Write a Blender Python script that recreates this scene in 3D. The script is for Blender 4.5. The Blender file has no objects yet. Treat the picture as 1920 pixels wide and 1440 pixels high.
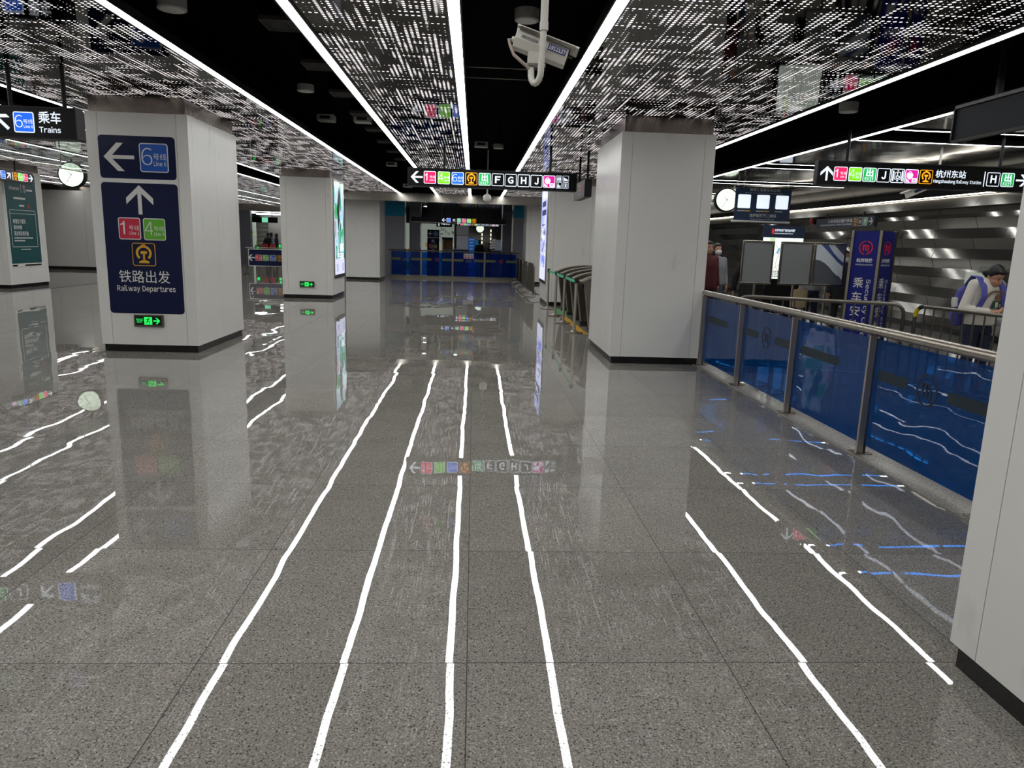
import bpy, bmesh, math, random
from mathutils import Vector, Matrix
random.seed(7)
SC = bpy.context.scene
COL = SC.collection
PI = math.pi

# ------------------------------------------------------------------ camera, world, exposure
def cam_matrix(yaw, pitch, roll, h):
    cy, sy, cp, sp = math.cos(yaw), math.sin(yaw), math.cos(pitch), math.sin(pitch)
    f = Vector((sy*cp, cy*cp, -sp)); r = Vector((cy, -sy, 0)); d = f.cross(r)
    cr, sr = math.cos(roll), math.sin(roll)
    r2 = r*cr + d*sr; d2 = -r*sr + d*cr
    u, b = -d2, -f
    return Matrix(((r2.x, u.x, b.x, 0), (r2.y, u.y, b.y, 0), (r2.z, u.z, b.z, h), (0, 0, 0, 1)))
cd = bpy.data.cameras.new('camera'); cam = bpy.data.objects.new('camera', cd); COL.objects.link(cam)
cam.matrix_world = cam_matrix(0.0576171, 0.1940942, -0.0313465, 1.5666)
cd.sensor_width = 36.0; cd.sensor_fit = 'HORIZONTAL'; cd.lens = 1350.08/1920*36; cd.clip_start = 0.05; cd.clip_end = 200
SC.camera = cam
W = bpy.data.worlds.new('world'); SC.world = W; W.use_nodes = True
W.node_tree.nodes['Background'].inputs[0].default_value = (0.02, 0.02, 0.022, 1)
W.node_tree.nodes['Background'].inputs[1].default_value = 0.3
SC.view_settings.view_transform = 'Standard'; SC.view_settings.look = 'None'
SC.view_settings.gamma = 1.0; SC.view_settings.use_curve_mapping = False
SC.view_settings.exposure = 0.0
LED_POWER = 16.5
SC.cycles.max_bounces = 8; SC.cycles.diffuse_bounces = 3; SC.cycles.glossy_bounces = 5
SC.cycles.transparent_max_bounces = 12; SC.cycles.sample_clamp_indirect = 6.0

# ------------------------------------------------------------------ materials
def lin(c):
    if isinstance(c, str):
        c = [int(c[i:i+2], 16)/255 for i in (0, 2, 4)]
        c = [x/12.92 if x <= .04045 else ((x+.055)/1.055)**2.4 for x in c]
    return (c[0], c[1], c[2], 1.0)
MATS = {}
def mat(name, col, rough=.5, metal=0.0, spec=.5, em=0.0, emcol=None):
    if name in MATS: return MATS[name]
    m = bpy.data.materials.new(name); m.use_nodes = True
    b = m.node_tree.nodes['Principled BSDF']
    b.inputs['Base Color'].default_value = lin(col); b.inputs['Roughness'].default_value = rough
    b.inputs['Metallic'].default_value = metal; b.inputs['Specular IOR Level'].default_value = spec
    if em:
        b.inputs['Emission Color'].default_value = lin(emcol or col); b.inputs['Emission Strength'].default_value = em
    MATS[name] = m; return m
class NT:
    def __init__(s, name):
        s.m = bpy.data.materials.new(name); s.m.use_nodes = True; s.t = s.m.node_tree
        s.b = s.t.nodes['Principled BSDF']; s.out = s.t.nodes['Material Output']; MATS[name] = s.m
    def n(s, typ, **kw):
        nd = s.t.nodes.new(typ)
        for k, v in kw.items(): setattr(nd, k, v)
        return nd
    def put(s, sock, v):
        if hasattr(v, 'is_output') or isinstance(v, bpy.types.NodeSocket): s.t.links.new(v, sock)
        else: sock.default_value = v
    def m1(s, op, a, b=None, c=None):
        nd = s.n('ShaderNodeMath', operation=op); s.put(nd.inputs[0], a)
        if b is not None: s.put(nd.inputs[1], b)
        if c is not None: s.put(nd.inputs[2], c)
        return nd.outputs[0]
    def vm(s, op, a, b=None, scale=None):
        nd = s.n('ShaderNodeVectorMath', operation=op); s.put(nd.inputs[0], a)
        if b is not None: s.put(nd.inputs[1], b)
        if scale is not None: s.put(nd.inputs['Scale'], scale)
        return nd.outputs['Value' if op in ('LENGTH', 'DISTANCE', 'DOT_PRODUCT') else 'Vector']
    def xyz(s, x, y, z):
        nd = s.n('ShaderNodeCombineXYZ')
        for i, v in enumerate((x, y, z)): s.put(nd.inputs[i], v)
        return nd.outputs[0]
    def pos(s):
        return s.n('ShaderNodeNewGeometry').outputs['Position']
    def sep(s, v):
        nd = s.n('ShaderNodeSeparateXYZ'); s.put(nd.inputs[0], v); return nd.outputs
    def noise(s, vec, scale, detail=2.0, rough=.5):
        nd = s.n('ShaderNodeTexNoise'); s.put(nd.inputs['Vector'], vec); nd.inputs['Scale'].default_value = scale
        nd.inputs['Detail'].default_value = detail; nd.inputs['Roughness'].default_value = rough; return nd
    def ramp(s, fac, stops, interp='LINEAR'):
        nd = s.n('ShaderNodeValToRGB'); s.put(nd.inputs[0], fac); cr = nd.color_ramp; cr.interpolation = interp
        while len(cr.elements) < len(stops): cr.elements.new(.5)
        for e, (p, c) in zip(cr.elements, stops): e.position = p; e.color = lin(c) if not isinstance(c, (int, float)) else (c, c, c, 1)
        return nd.outputs[0]
    def mix(s, fac, a, b):
        nd = s.n('ShaderNodeMix', data_type='RGBA'); s.put(nd.inputs[0], fac); s.put(nd.inputs[6], a); s.put(nd.inputs[7], b); return nd.outputs[2]

def make_floor():
    t = NT('polished_granite'); p = t.pos(); x, y, z = t.sep(p)
    ux = t.m1('ADD', t.m1('SUBTRACT', x, .005), 200.0); uy = t.m1('ADD', t.m1('DIVIDE', t.m1('SUBTRACT', y, 2.474), 1.005), 200.0)
    ix, iy = t.m1('FLOOR', ux), t.m1('FLOOR', uy); fx, fy = t.m1('FRACT', ux), t.m1('FRACT', uy)
    ex = t.m1('MINIMUM', fx, t.m1('SUBTRACT', 1.0, fx)); ey = t.m1('MINIMUM', fy, t.m1('SUBTRACT', 1.0, fy))
    joint = t.m1('LESS_THAN', t.m1('MINIMUM', ex, ey), .0021)
    wn = t.n('ShaderNodeTexWhiteNoise', noise_dimensions='3D'); t.put(wn.inputs['Vector'], t.xyz(ix, iy, 3.0))
    n1 = t.noise(p, 120.0, 2.0, .65).outputs[0]; n2 = t.noise(t.vm('ADD', p, (7, 3, 1)), 190.0, 1.0).outputs[0]
    n3 = t.noise(p, 3.0, 3.0).outputs[0]
    vo = t.n('ShaderNodeTexVoronoi'); t.put(vo.inputs['Vector'], p); vo.inputs['Scale'].default_value = 170.0
    vc = t.sep(vo.outputs['Color'])[0]
    base = t.ramp(n1, [(.26, '464442'), (.38, '797570'), (.55, '8f8b84'), (.66, 'a29e97'), (.80, 'c4c0b8')])
    v2 = t.n('ShaderNodeTexVoronoi'); t.put(v2.inputs['Vector'], t.vm('ADD', p, (3, 5, 2))); v2.inputs['Scale'].default_value = 125.0
    big = t.m1('MULTIPLY', t.m1('GREATER_THAN', t.sep(v2.outputs['Color'])[1], .73), t.m1('LESS_THAN', v2.outputs['Distance'], t.m1('ADD', .22, t.m1('MULTIPLY', t.sep(v2.outputs['Color'])[2], .28))))
    dark = t.m1('MAXIMUM', big, t.m1('GREATER_THAN', n2, .64))
    base = t.mix(t.m1('MULTIPLY', dark, .78), base, lin('272728'))
    base = t.mix(t.m1('MULTIPLY', t.m1('GREATER_THAN', vc, .94), .45), base, lin('c4c1ba'))
    hsv = t.n('ShaderNodeHueSaturation'); t.put(hsv.inputs['Color'], base)
    val = t.m1('ADD', .86, t.m1('MULTIPLY', wn.outputs[0], .14)); val = t.m1('MULTIPLY', val, t.m1('ADD', .85, t.m1('MULTIPLY', n3, .3)))
    t.put(hsv.inputs['Value'], val)
    t.put(t.b.inputs['Base Color'], t.mix(joint, hsv.outputs[0], lin('1d1b1a')))
    t.put(t.b.inputs['Roughness'], t.m1('ADD', .012, t.m1('MULTIPLY', joint, .6)))
    t.b.inputs['IOR'].default_value = 1.55; t.put(t.b.inputs['Specular IOR Level'], t.m1('SUBTRACT', .5, t.m1('MULTIPLY', dark, .42)))
    tilt = t.vm('SCALE', t.vm('SUBTRACT', wn.outputs['Color'], (.5, .5, .5)), scale=.006)
    wob = t.vm('SCALE', t.vm('SUBTRACT', t.noise(p, 2.6, 1.0).outputs['Color'], (.5, .5, .5)), scale=.009)
    fine = t.vm('SCALE', t.vm('SUBTRACT', t.noise(p, 9.0, 1.0).outputs['Color'], (.5, .5, .5)), scale=.0012)
    nv = t.vm('ADD', t.vm('ADD', tilt, wob), fine); s = t.sep(nv)
    t.put(t.b.inputs['Normal'], t.vm('NORMALIZE', t.xyz(s[0], s[1], 1.0)))
    return t.m
def make_perf():
    t = NT('perforated_mirror_steel'); p = t.pos(); x, y, z = t.sep(p); P = .0450
    gx = t.m1('ADD', t.m1('DIVIDE', x, P), 3000.37); gy = t.m1('ADD', t.m1('DIVIDE', y, P), 3000.2)
    ix, iy = t.m1('FLOOR', gx), t.m1('FLOOR', gy)
    cx, cy = t.m1('SUBTRACT', t.m1('FRACT', gx), .5), t.m1('SUBTRACT', t.m1('FRACT', gy), .5)
    d = t.m1('SQRT', t.m1('ADD', t.m1('MULTIPLY', cx, cx), t.m1('MULTIPLY', cy, cy)))
    def nz(a, b, c): return t.noise(t.xyz(t.m1('MULTIPLY', ix, a), t.m1('MULTIPLY', iy, b), c), 1.0, 0.0).outputs[0]
    nv = nz(.83, .085, 1.0); nh = nz(.13, .71, 50.0); nb = nz(.17, .11, 90.0)
    v = t.m1('MAXIMUM', nv, t.m1('SUBTRACT', nh, .035)); v = t.m1('ADD', v, t.m1('MULTIPLY', t.m1('SUBTRACT', nb, .5), .45))
    r = t.m1('MULTIPLY', t.m1('SUBTRACT', v, .455), 1.45); r = t.m1('MINIMUM', r, .298); r = t.m1('MULTIPLY', r, t.m1('GREATER_THAN', r, .06))
    hole = t.m1('LESS_THAN', d, r)
    t.b.inputs['Base Color'].default_value = (.30, .295, .285, 1); t.b.inputs['Metallic'].default_value = 1.0; t.b.inputs['Roughness'].default_value = .035; t.b.inputs['Specular Tint'].default_value = (.35, .35, .35, 1)
    wob = t.vm('SCALE', t.vm('SUBTRACT', t.noise(p, 2.2, 2.0).outputs['Color'], (.5, .5, .5)), scale=.02); s = t.sep(wob)
    t.put(t.b.inputs['Normal'], t.vm('NORMALIZE', t.xyz(s[0], s[1], -1.0)))
    warm = t.mix(t.noise(t.xyz(ix, iy, 4.0), .6, 0.0).outputs[0], lin('fff3e2'), lin('f4f0ff'))
    em = t.n('ShaderNodeEmission'); t.put(em.inputs[0], warm); em.inputs[1].default_value = 1.55
    ms = t.n('ShaderNodeMixShader'); t.put(ms.inputs[0], hole); t.put(ms.inputs[1], t.b.outputs[0]); t.put(ms.inputs[2], em.outputs[0])
    t.put(t.out.inputs['Surface'], ms.outputs[0]); t.m.cycles.emission_sampling = 'NONE'
    return t.m
def make_wavy(name, col, rough, scale, amt, metal=1.0, axis=None):
    t = NT(name); p = t.pos()
    if axis: p = t.vm('MULTIPLY', p, axis)
    nd = t.noise(p, scale, 2.0)
    g = t.n('ShaderNodeNewGeometry').outputs['Normal']
    o = t.vm('SCALE', t.vm('SUBTRACT', nd.outputs['Color'], (.5, .5, .5)), scale=amt)
    t.put(t.b.inputs['Normal'], t.vm('NORMALIZE', t.vm('ADD', g, o)))
    t.b.inputs['Base Color'].default_value = lin(col); t.b.inputs['Metallic'].default_value = metal; t.b.inputs['Roughness'].default_value = rough
    return t.m
def make_glass(name, tint, film, filmfac, refl=1.0):
    t = NT(name); tr = t.n('ShaderNodeBsdfTransparent'); tr.inputs[0].default_value = tint
    df = t.n('ShaderNodeBsdfDiffuse'); df.inputs[0].default_value = film
    gl = t.n('ShaderNodeBsdfGlossy'); gl.inputs['Roughness'].default_value = .01
    p = t.pos(); g = t.n('ShaderNodeNewGeometry').outputs['Normal']
    o = t.vm('SCALE', t.vm('SUBTRACT', t.noise(p, 1.7, 2.0).outputs['Color'], (.5, .5, .5)), scale=.03)
    nn = t.vm('NORMALIZE', t.vm('ADD', g, o)); t.put(gl.inputs['Normal'], nn)
    m1 = t.n('ShaderNodeMixShader'); m1.inputs[0].default_value = filmfac; t.put(m1.inputs[1], tr.outputs[0]); t.put(m1.inputs[2], df.outputs[0])
    fr = t.n('ShaderNodeFresnel'); t.put(fr.inputs[0], t.m1('SUBTRACT', 1.5, t.m1('MULTIPLY', t.n('ShaderNodeNewGeometry').outputs['Backfacing'], .8333)))
    m2 = t.n('ShaderNodeMixShader'); t.put(m2.inputs[0], t.m1('MULTIPLY', fr.outputs[0], refl)); t.put(m2.inputs[1], m1.outputs[0]); t.put(m2.inputs[2], gl.outputs[0])
    t.put(t.out.inputs['Surface'], m2.outputs[0]); return t.m
def make_enamel():
    t = NT('white_enamel'); p = t.pos()
    n = t.noise(p, 1.3, 3.0).outputs[0]
    sm = t.m1('MULTIPLY', t.m1('MAXIMUM', t.m1('SUBTRACT', t.noise(t.vm('MULTIPLY', p, (3.2, 3.2, 1.1)), 1.6, 3.0).outputs[0], .66), 0.0), 1.6)
    t.put(t.b.inputs['Base Color'], t.mix(sm, t.mix(n, lin('d2d1cd'), lin('dddcd8')), lin('6a655e')))
    t.b.inputs['Roughness'].default_value = .27; t.b.inputs['Specular IOR Level'].default_value = .45
    return t.m
def make_kerb():
    t = NT('kerb_granite'); p = t.pos(); n = t.noise(p, 130.0, 2.0, .65).outputs[0]
    t.put(t.b.inputs['Base Color'], t.ramp(n, [(.30, '4a4845'), (.42, '84807a'), (.58, '9b978f'), (.75, 'c6c2ba')])); t.b.inputs['Roughness'].default_value = .22
    return t.m
def make_tape():
    t = NT('yellow_black_tape'); x, y, z = t.sep(t.pos())
    f = t.m1('FRACT', t.m1('MULTIPLY', t.m1('ADD', t.m1('MULTIPLY', x, 1.2), y), 5.5))
    t.put(t.b.inputs['Base Color'], t.mix(t.m1('LESS_THAN', f, .28), lin('d2a011'), lin('2a2312'))); return t.m
def make_mural():
    t = NT('food_mural'); p = t.pos()
    v = t.n('ShaderNodeTexVoronoi'); t.put(v.inputs['Vector'], p); v.inputs['Scale'].default_value = 1.9
    x, y, z = t.sep(p)
    low = t.m1('LESS_THAN', z, 1.75); ring = t.m1('LESS_THAN', v.outputs['Distance'], .36)
    c = t.ramp(t.sep(v.outputs['Color'])[0], [(.0, 'd8c9a6'), (.3, 'b5622f'), (.5, '7e8f3e'), (.7, 'c98a55'), (.85, 'e6dcc0')], 'CONSTANT')
    base = t.mix(t.m1('MULTIPLY', low, ring), lin('b3bfb2'), c)
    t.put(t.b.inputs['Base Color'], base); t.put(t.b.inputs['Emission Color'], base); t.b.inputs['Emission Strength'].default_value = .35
    return t.m
def make_ad(name, stops, scale, strength, seed, split=1.05):
    t = NT(name); p = t.vm('ADD', t.vm('MULTIPLY', t.pos(), (1, 2.2, .9)), (seed, seed*2, seed))
    n = t.noise(p, scale, 1.5, .4); n.inputs['Distortion'].default_value = .8
    z = t.sep(t.pos())[2]
    c = t.ramp(n.outputs[0], stops, 'CONSTANT')
    c = t.mix(t.m1('LESS_THAN', z, split), c, lin('dfe2ff'))
    t.b.inputs['Base Color'].default_value = (.02, .02, .02, 1); t.b.inputs['Roughness'].default_value = .2
    t.put(t.b.inputs['Emission Color'], c); t.b.inputs['Emission Strength'].default_value = strength
    return t.m

FLOOR = make_floor(); PERF = make_perf(); ENAMEL = make_enamel(); TAPE = make_tape(); MURAL = make_mural()
CAPST = make_wavy('capital_steel', '8f867e', .22, 22.0, .05, 1.0, (1, 1, .05))
_b = CAPST.node_tree.nodes['Principled BSDF']; _b.inputs['Anisotropic'].default_value = .95; _b.inputs['Anisotropic Rotation'].default_value = .25
_tg = CAPST.node_tree.nodes.new('ShaderNodeTangent'); _tg.direction_type = 'RADIAL'; _tg.axis = 'Z'; CAPST.node_tree.links.new(_tg.outputs[0], _b.inputs['Tangent'])
FASCIA = make_wavy('fascia_steel', '9b978f', .22, 3.0, .03)
MIRROR = make_wavy('mirror_steel', '333231', .07, 1.3, .035)
DULL = make_wavy('dull_steel', '1f1e1d', .3, 1.3, .02)
ZIGST = make_wavy('zigzag_steel', '8f8d88', .12, .9, .016, .9)
COVE = make_wavy('cove_steel', 'a7a59f', .3, 2.0, .03)
BLUEGL = make_glass('blue_film_glass', (.09, .42, .82, 1), (.004, .07, .26, 1), .34, .9)
FARGL = make_glass('dark_blue_film_glass', (.05, .38, .84, 1), (.002, .03, .27, 1), .24, .5)
CLEARGL = make_glass('clear_glass', (.80, .84, .83, 1), (.3, .32, .32, 1), .06)
COVERGL = make_glass('notice_cover', (.97, .97, .97, 1), (.5, .5, .5, 1), .0, .8)
LED = mat('led_diffuser', 'ffffff', .5, em=LED_POWER, emcol='fbfcfa')
BLACK = mat('black_paint', '050505', .7, spec=.2)
SLAB = mat('black_slab', '030303', .9, spec=.05)
CHAN = mat('black_channel', '1b1b1a', .35, spec=.4)
PLINTH = mat('black_plinth', '161513', .18)
JOINT = mat('joint_dark', '3b3a37', .8)
SIGNB = mat('sign_black', '050507', .35, spec=.2)
SIGNG = mat('sign_grey', '1b1c20', .45, spec=.3)
STEEL = mat('stainless', 'a8a196', .22, 1.0)
STEELB = mat('stainless_brushed', 'b5ada2', .42, .9)
STEELD = mat('stainless_dark', '7d776e', .28, 1.0)
CHROME = mat('chrome', 'c4c4c4', .08, 1.0)
NAVY = mat('navy_vinyl', '0a143a', .4, spec=.25)
NAVYB = mat('navy_blue_board', '17226a', .3)
PBLUE = mat('pillar_blue', '121b6e', .35, spec=.3)
WHITEP = mat('white_paint', 'd8d7d2', .4)
CAMW = mat('cream_white', 'c4c1b8', .4)
DRUM = mat('drum_white', 'b0b0ac', .6)
GREYW = mat('grey_wall', '85868a', .4)
PANELW = mat('pale_wall', 'b4b3af', .35)
TEAL = mat('teal_band', '1192bd', .4)
GREENB = mat('belt_green', '48b58c', .6)
MATGREEN = mat('mat_green', '4c8a55', .8)
RUBBER = mat('rubber', '101010', .7)
# printed (unlit) sign colours
PR = dict(w=mat('print_white', 'd9d9d6', .5), p=mat('print_red', 'c3203f', .4), g=mat('print_green', '5fae26', .4), b=mat('print_blue', '1456b4', .4),
          o=mat('print_orange', 'd9a521', .4), k=NAVY, e=mat('print_exit', '2d9a53', .4), m=mat('print_magenta', 'b0167f', .4), t=mat('print_teal', '3a9a8a', .4))
# backlit sign colours
EM = dict(w=mat('lit_white', 'dfe9f5', .5, em=1.0), p=mat('lit_red', 'f0175f', .5, em=.9), g=mat('lit_green', '78d80c', .5, em=.9), b=mat('lit_blue', '1263ee', .5, em=.9),
          o=mat('lit_orange', 'f6a50f', .5, em=.9), k=SIGNB, e=mat('lit_exit', '12a44a', .5, em=.9), m=mat('lit_magenta', 'c9128e', .5, em=.9), t=mat('lit_teal', '3fae9a', .5, em=.8))
GLOWG = mat('exit_glow_green', '1fe35a', .5, em=1.1)
CLOCKF = mat('clock_glow', 'dcecd6', .5, em=1.25)
SKIN = mat('skin', 'b98a6e', .5); SKIN2 = mat('skin_dark', '9c6f58', .5)
HAIR = mat('black_hair', '0c0a0a', .45)

# ------------------------------------------------------------------ mesh builder
class MB:
    def __init__(s): s.v = []; s.f = []; s.mi = []; s.ms = []
    def mid(s, m):
        if m not in s.ms: s.ms.append(m)
        return s.ms.index(m)
    def add(s, vs, fs, m):
        o = len(s.v); k = s.mid(m); s.v += [tuple(q) for q in vs]
        for f in fs: s.f.append([i+o for i in f]); s.mi.append(k)
        return s
    def box(s, x0, x1, y0, y1, z0, z1, m):
        if x0 > x1: x0, x1 = x1, x0
        if y0 > y1: y0, y1 = y1, y0
        vs = [(x, y, z) for z in (z0, z1) for y in (y0, y1) for x in (x0, x1)]
        return s.add(vs, [(0, 2, 3, 1), (4, 5, 7, 6), (0, 1, 5, 4), (2, 6, 7, 3), (0, 4, 6, 2), (1, 3, 7, 5)], m)
    def obox(s, c, ax, ay, az, hx, hy, hz, m):
        c = Vector(c); ax = Vector(ax).normalized(); ay = Vector(ay).normalized(); az = Vector(az).normalized()
        vs = [c+ax*(hx*i)+ay*(hy*j)+az*(hz*k) for k in (-1, 1) for j in (-1, 1) for i in (-1, 1)]
        return s.add(vs, [(0, 2, 3, 1), (4, 5, 7, 6), (0, 1, 5, 4), (2, 6, 7, 3), (0, 4, 6, 2), (1, 3, 7, 5)], m)
    def tube(s, pts, r, m, n=12, caps=True, radii=None):
        pts = [Vector(p) for p in pts]; rings = []; prev = None
        for i, p in enumerate(pts):
            d = (pts[min(i+1, len(pts)-1)]-pts[max(i-1, 0)]).normalized()
            if prev is None:
                a = Vector((0, 0, 1)) if abs(d.z) < .9 else Vector((1, 0, 0)); u = d.cross(a).normalized()
            else: u = (prev-d*prev.dot(d)).normalized()
            prev = u; w = d.cross(u); rr = radii[i] if radii else r
            rings.append([p+(u*math.cos(t)+w*math.sin(t))*rr for t in (2*PI*k/n for k in range(n))])
        vs = [q for rg in rings for q in rg]; fs = []
        for i in range(len(pts)-1):
            for k in range(n): fs.append((i*n+k, i*n+(k+1) % n, (i+1)*n+(k+1) % n, (i+1)*n+k))
        if caps: fs.append(tuple(reversed(range(n)))); fs.append(tuple((len(pts)-1)*n+k for k in range(n)))
        return s.add(vs, fs, m)
    def lathe(s, c, axis, prof, m, n=24):
        # prof: list of (distance along axis, radius)
        c = Vector(c); d = Vector(axis).normalized(); a0 = Vector((0, 0, 1)) if abs(d.z) < .9 else Vector((1, 0, 0)); u = d.cross(a0).normalized(); w = d.cross(u)
        vs = [c+d*a+(u*math.cos(2*PI*k/n)+w*math.sin(2*PI*k/n))*max(r, .0005) for a, r in prof for k in range(n)]; L = len(prof)
        fs = [(i*n+k, i*n+(k+1) % n, (i+1)*n+(k+1) % n, (i+1)*n+k) for i in range(L-1) for k in range(n)]+[tuple(reversed(range(n))), tuple((L-1)*n+k for k in range(n))]
        return s.add(vs, fs, m)
    def ball(s, c, r, m, n=12, sq=(1, 1, 1)):
        c = Vector(c); vs = [(c.x, c.y, c.z-r*sq[2])]; fs = []; h = n//2
        for i in range(1, h):
            t = PI*i/h
            for k in range(n):
                a = 2*PI*k/n; vs.append((c.x+r*sq[0]*math.sin(t)*math.cos(a), c.y+r*sq[1]*math.sin(t)*math.sin(a), c.z-r*sq[2]*math.cos(t)))
        vs.append((c.x, c.y, c.z+r*sq[2])); e = len(vs)-1
        for k in range(n): fs.append((0, 1+(k+1) % n, 1+k)); fs.append((e, 1+(h-2)*n+k, 1+(h-2)*n+(k+1) % n))
        for i in range(h-2):
            for k in range(n): fs.append((1+i*n+k, 1+i*n+(k+1) % n, 1+(i+1)*n+(k+1) % n, 1+(i+1)*n+k))
        return s.add(vs, fs, m)
    def build(s, name, parent=None, smooth=False, bevel=0.0, loc=None, **props):
        me = bpy.data.meshes.new(name); o = Vector(loc) if loc is not None else (parent_loc(parent) if parent else Vector((0, 0, 0)))
        if loc is None and not parent:
            xs = list(zip(*s.v)); o = Vector((sum(xs[0])/len(xs[0]), sum(xs[1])/len(xs[1]), min(xs[2])))
        me.from_pydata([(a-o.x, b-o.y, c-o.z) for a, b, c in s.v], [], s.f); me.validate()
        for m in s.ms: me.materials.append(m)
        if len(me.polygons) == len(s.mi): me.polygons.foreach_set('material_index', s.mi)
        bm = bmesh.new(); bm.from_mesh(me); bmesh.ops.recalc_face_normals(bm, faces=bm.faces); bm.to_mesh(me); bm.free()
        if smooth:
            me.polygons.foreach_set('use_smooth', [True]*len(me.polygons))
            try: me.set_sharp_from_angle(angle=math.radians(40))
            except Exception: pass
        ob = bpy.data.objects.new(name, me); COL.objects.link(ob)
        if parent: ob.parent = parent
        else: ob.location = o
        if bevel:
            b = ob.modifiers.new('bevel', 'BEVEL'); b.width = bevel; b.segments = 2; b.limit_method = 'ANGLE'
        for k, v in props.items(): ob[k] = v
        return ob
WLOC = {}
def parent_loc(p): return WLOC.get(p.name, Vector((0, 0, 0)))
def reg(o, loc): WLOC[o.name] = Vector(loc)
def thing(name, label, cat, loc, group=None):
    o = bpy.data.objects.new(name, None); COL.objects.link(o); o.location = loc; o.empty_display_size = .2
    o['label'] = label; o['category'] = cat
    if group: o['group'] = group
    reg(o, loc); return o
def part(mb, name, parent, **kw):
    o = mb.build(name, parent, **kw); reg(o, parent_loc(parent)); return o
def tag(o, label, cat, group=None):
    o['label'] = label; o['category'] = cat
    if group: o['group'] = group
    return o
def struct(mb, name, **kw):
    o = mb.build(name, None, **kw); o['kind'] = 'structure'; return o
def copy_thing(root, loc, label=None, rz=None):
    c = root.copy(); COL.objects.link(c); c.location = loc
    if rz is not None: c.rotation_euler = (0, 0, rz)
    if label: c['label'] = label
    for ch in root.children:
        d = ch.copy(); COL.objects.link(d); d.parent = c
        for g in ch.children:
            e = g.copy(); COL.objects.link(e); e.parent = d
    return c

# ------------------------------------------------------------------ flat faces: shapes and lettering laid on a board
class Face:
    def __init__(s, o, u, v): s.o = Vector(o); s.u = Vector(u).normalized(); s.v = Vector(v).normalized(); s.n = s.u.cross(s.v)
    def at(s, u, v, n=0): return s.o+s.u*u+s.v*v+s.n*n
def poly(mb, F, pts, n0, n1, m):
    k = len(pts); vs = [F.at(a, b, n1) for a, b in pts]+[F.at(a, b, n0) for a, b in pts]
    mb.add(vs, [tuple(range(k))]+[(i, i+k, (i+1) % k+k, (i+1) % k) for i in range(k)], m)
def rect(mb, F, u0, v0, u1, v1, n0, n1, m): poly(mb, F, [(u0, v0), (u1, v0), (u1, v1), (u0, v1)], n0, n1, m)
def rr_pts(u0, v0, u1, v1, r, k=5):
    o = []
    for cx, cy, a in ((u1-r, v0+r, -PI/2), (u1-r, v1-r, 0), (u0+r, v1-r, PI/2), (u0+r, v0+r, PI)):
        for i in range(k+1): t = a+PI/2*i/k; o.append((cx+r*math.cos(t), cy+r*math.sin(t)))
    return o
def rrect(mb, F, u0, v0, u1, v1, r, n0, n1, m): poly(mb, F, rr_pts(u0, v0, u1, v1, r), n0, n1, m)
def strip(mb, F, outer, inner, n0, n1, m):
    k = len(outer)
    for i in range(k):
        j = (i+1) % k; poly(mb, F, [outer[i], outer[j], inner[j], inner[i]], n0, n1, m)
def rring(mb, F, u0, v0, u1, v1, r, w, n0, n1, m):
    strip(mb, F, rr_pts(u0, v0, u1, v1, r), rr_pts(u0+w, v0+w, u1-w, v1-w, max(r-w, .001)), n0, n1, m)
def stroke(mb, F, p, q, w, n0, n1, m):
    p = Vector(p); q = Vector(q); d = (q-p).normalized(); e = Vector((-d.y, d.x))*w/2
    poly(mb, F, [tuple(p-e), tuple(q-e), tuple(q+e), tuple(p+e)], n0, n1, m)
def arc(mb, F, c, r0, r1, a0, a1, n0, n1, m, k=20, sx=1.0):
    for i in range(k):
        t0 = a0+(a1-a0)*i/k; t1 = a0+(a1-a0)*(i+1)/k
        poly(mb, F, [(c[0]+sx*r0*math.cos(t0), c[1]+r0*math.sin(t0)), (c[0]+sx*r1*math.cos(t0), c[1]+r1*math.sin(t0)), (c[0]+sx*r1*math.cos(t1), c[1]+r1*math.sin(t1)), (c[0]+sx*r0*math.cos(t1), c[1]+r0*math.sin(t1))], n0, n1, m)
def disc(mb, F, c, r, n0, n1, m, k=24, sx=1.0): poly(mb, F, [(c[0]+sx*r*math.cos(2*PI*i/k), c[1]+r*math.sin(2*PI*i/k)) for i in range(k)], n0, n1, m)
GL = {}
def raw_glyph(s, off):
    cu = bpy.data.curves.new('t', 'FONT'); cu.body = s; cu.size = 1; cu.resolution_u = 4; cu.offset = off
    ob = bpy.data.objects.new('t', cu); me = ob.to_mesh()
    r = [(v.co.x, v.co.y) for v in me.vertices], [tuple(p.vertices) for p in me.polygons]
    ob.to_mesh_clear(); bpy.data.objects.remove(ob); bpy.data.curves.remove(cu); return r
def glyph(s, off):
    if (s, off) not in GL:
        if all(32 <= ord(c) < 127 for c in s):        # latin letters set one by one in the plain sans face
            vs, fs, pen = [], [], 0.0
            for c in s:
                if c == ' ': pen += .34; continue
                if (c, off) not in CH: CH[(c, off)] = raw_glyph(chr(ord(c)+0xFEE0), off)
                a, b = CH[(c, off)]; x0 = min(p[0] for p in a); x1 = max(p[0] for p in a); o = len(vs)
                vs += [(p[0]-x0+pen, p[1]) for p in a]; fs += [tuple(i+o for i in f) for f in b]; pen += x1-x0+(.10 if c not in 'rtfj' else .06)
        else: vs, fs = raw_glyph(s, off)
        xs = [a for a, b in vs]; ys = [b for a, b in vs]; GL[(s, off)] = (vs, fs, min(xs), max(xs), min(ys), max(ys))
    return GL[(s, off)]
CH = {}
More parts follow.
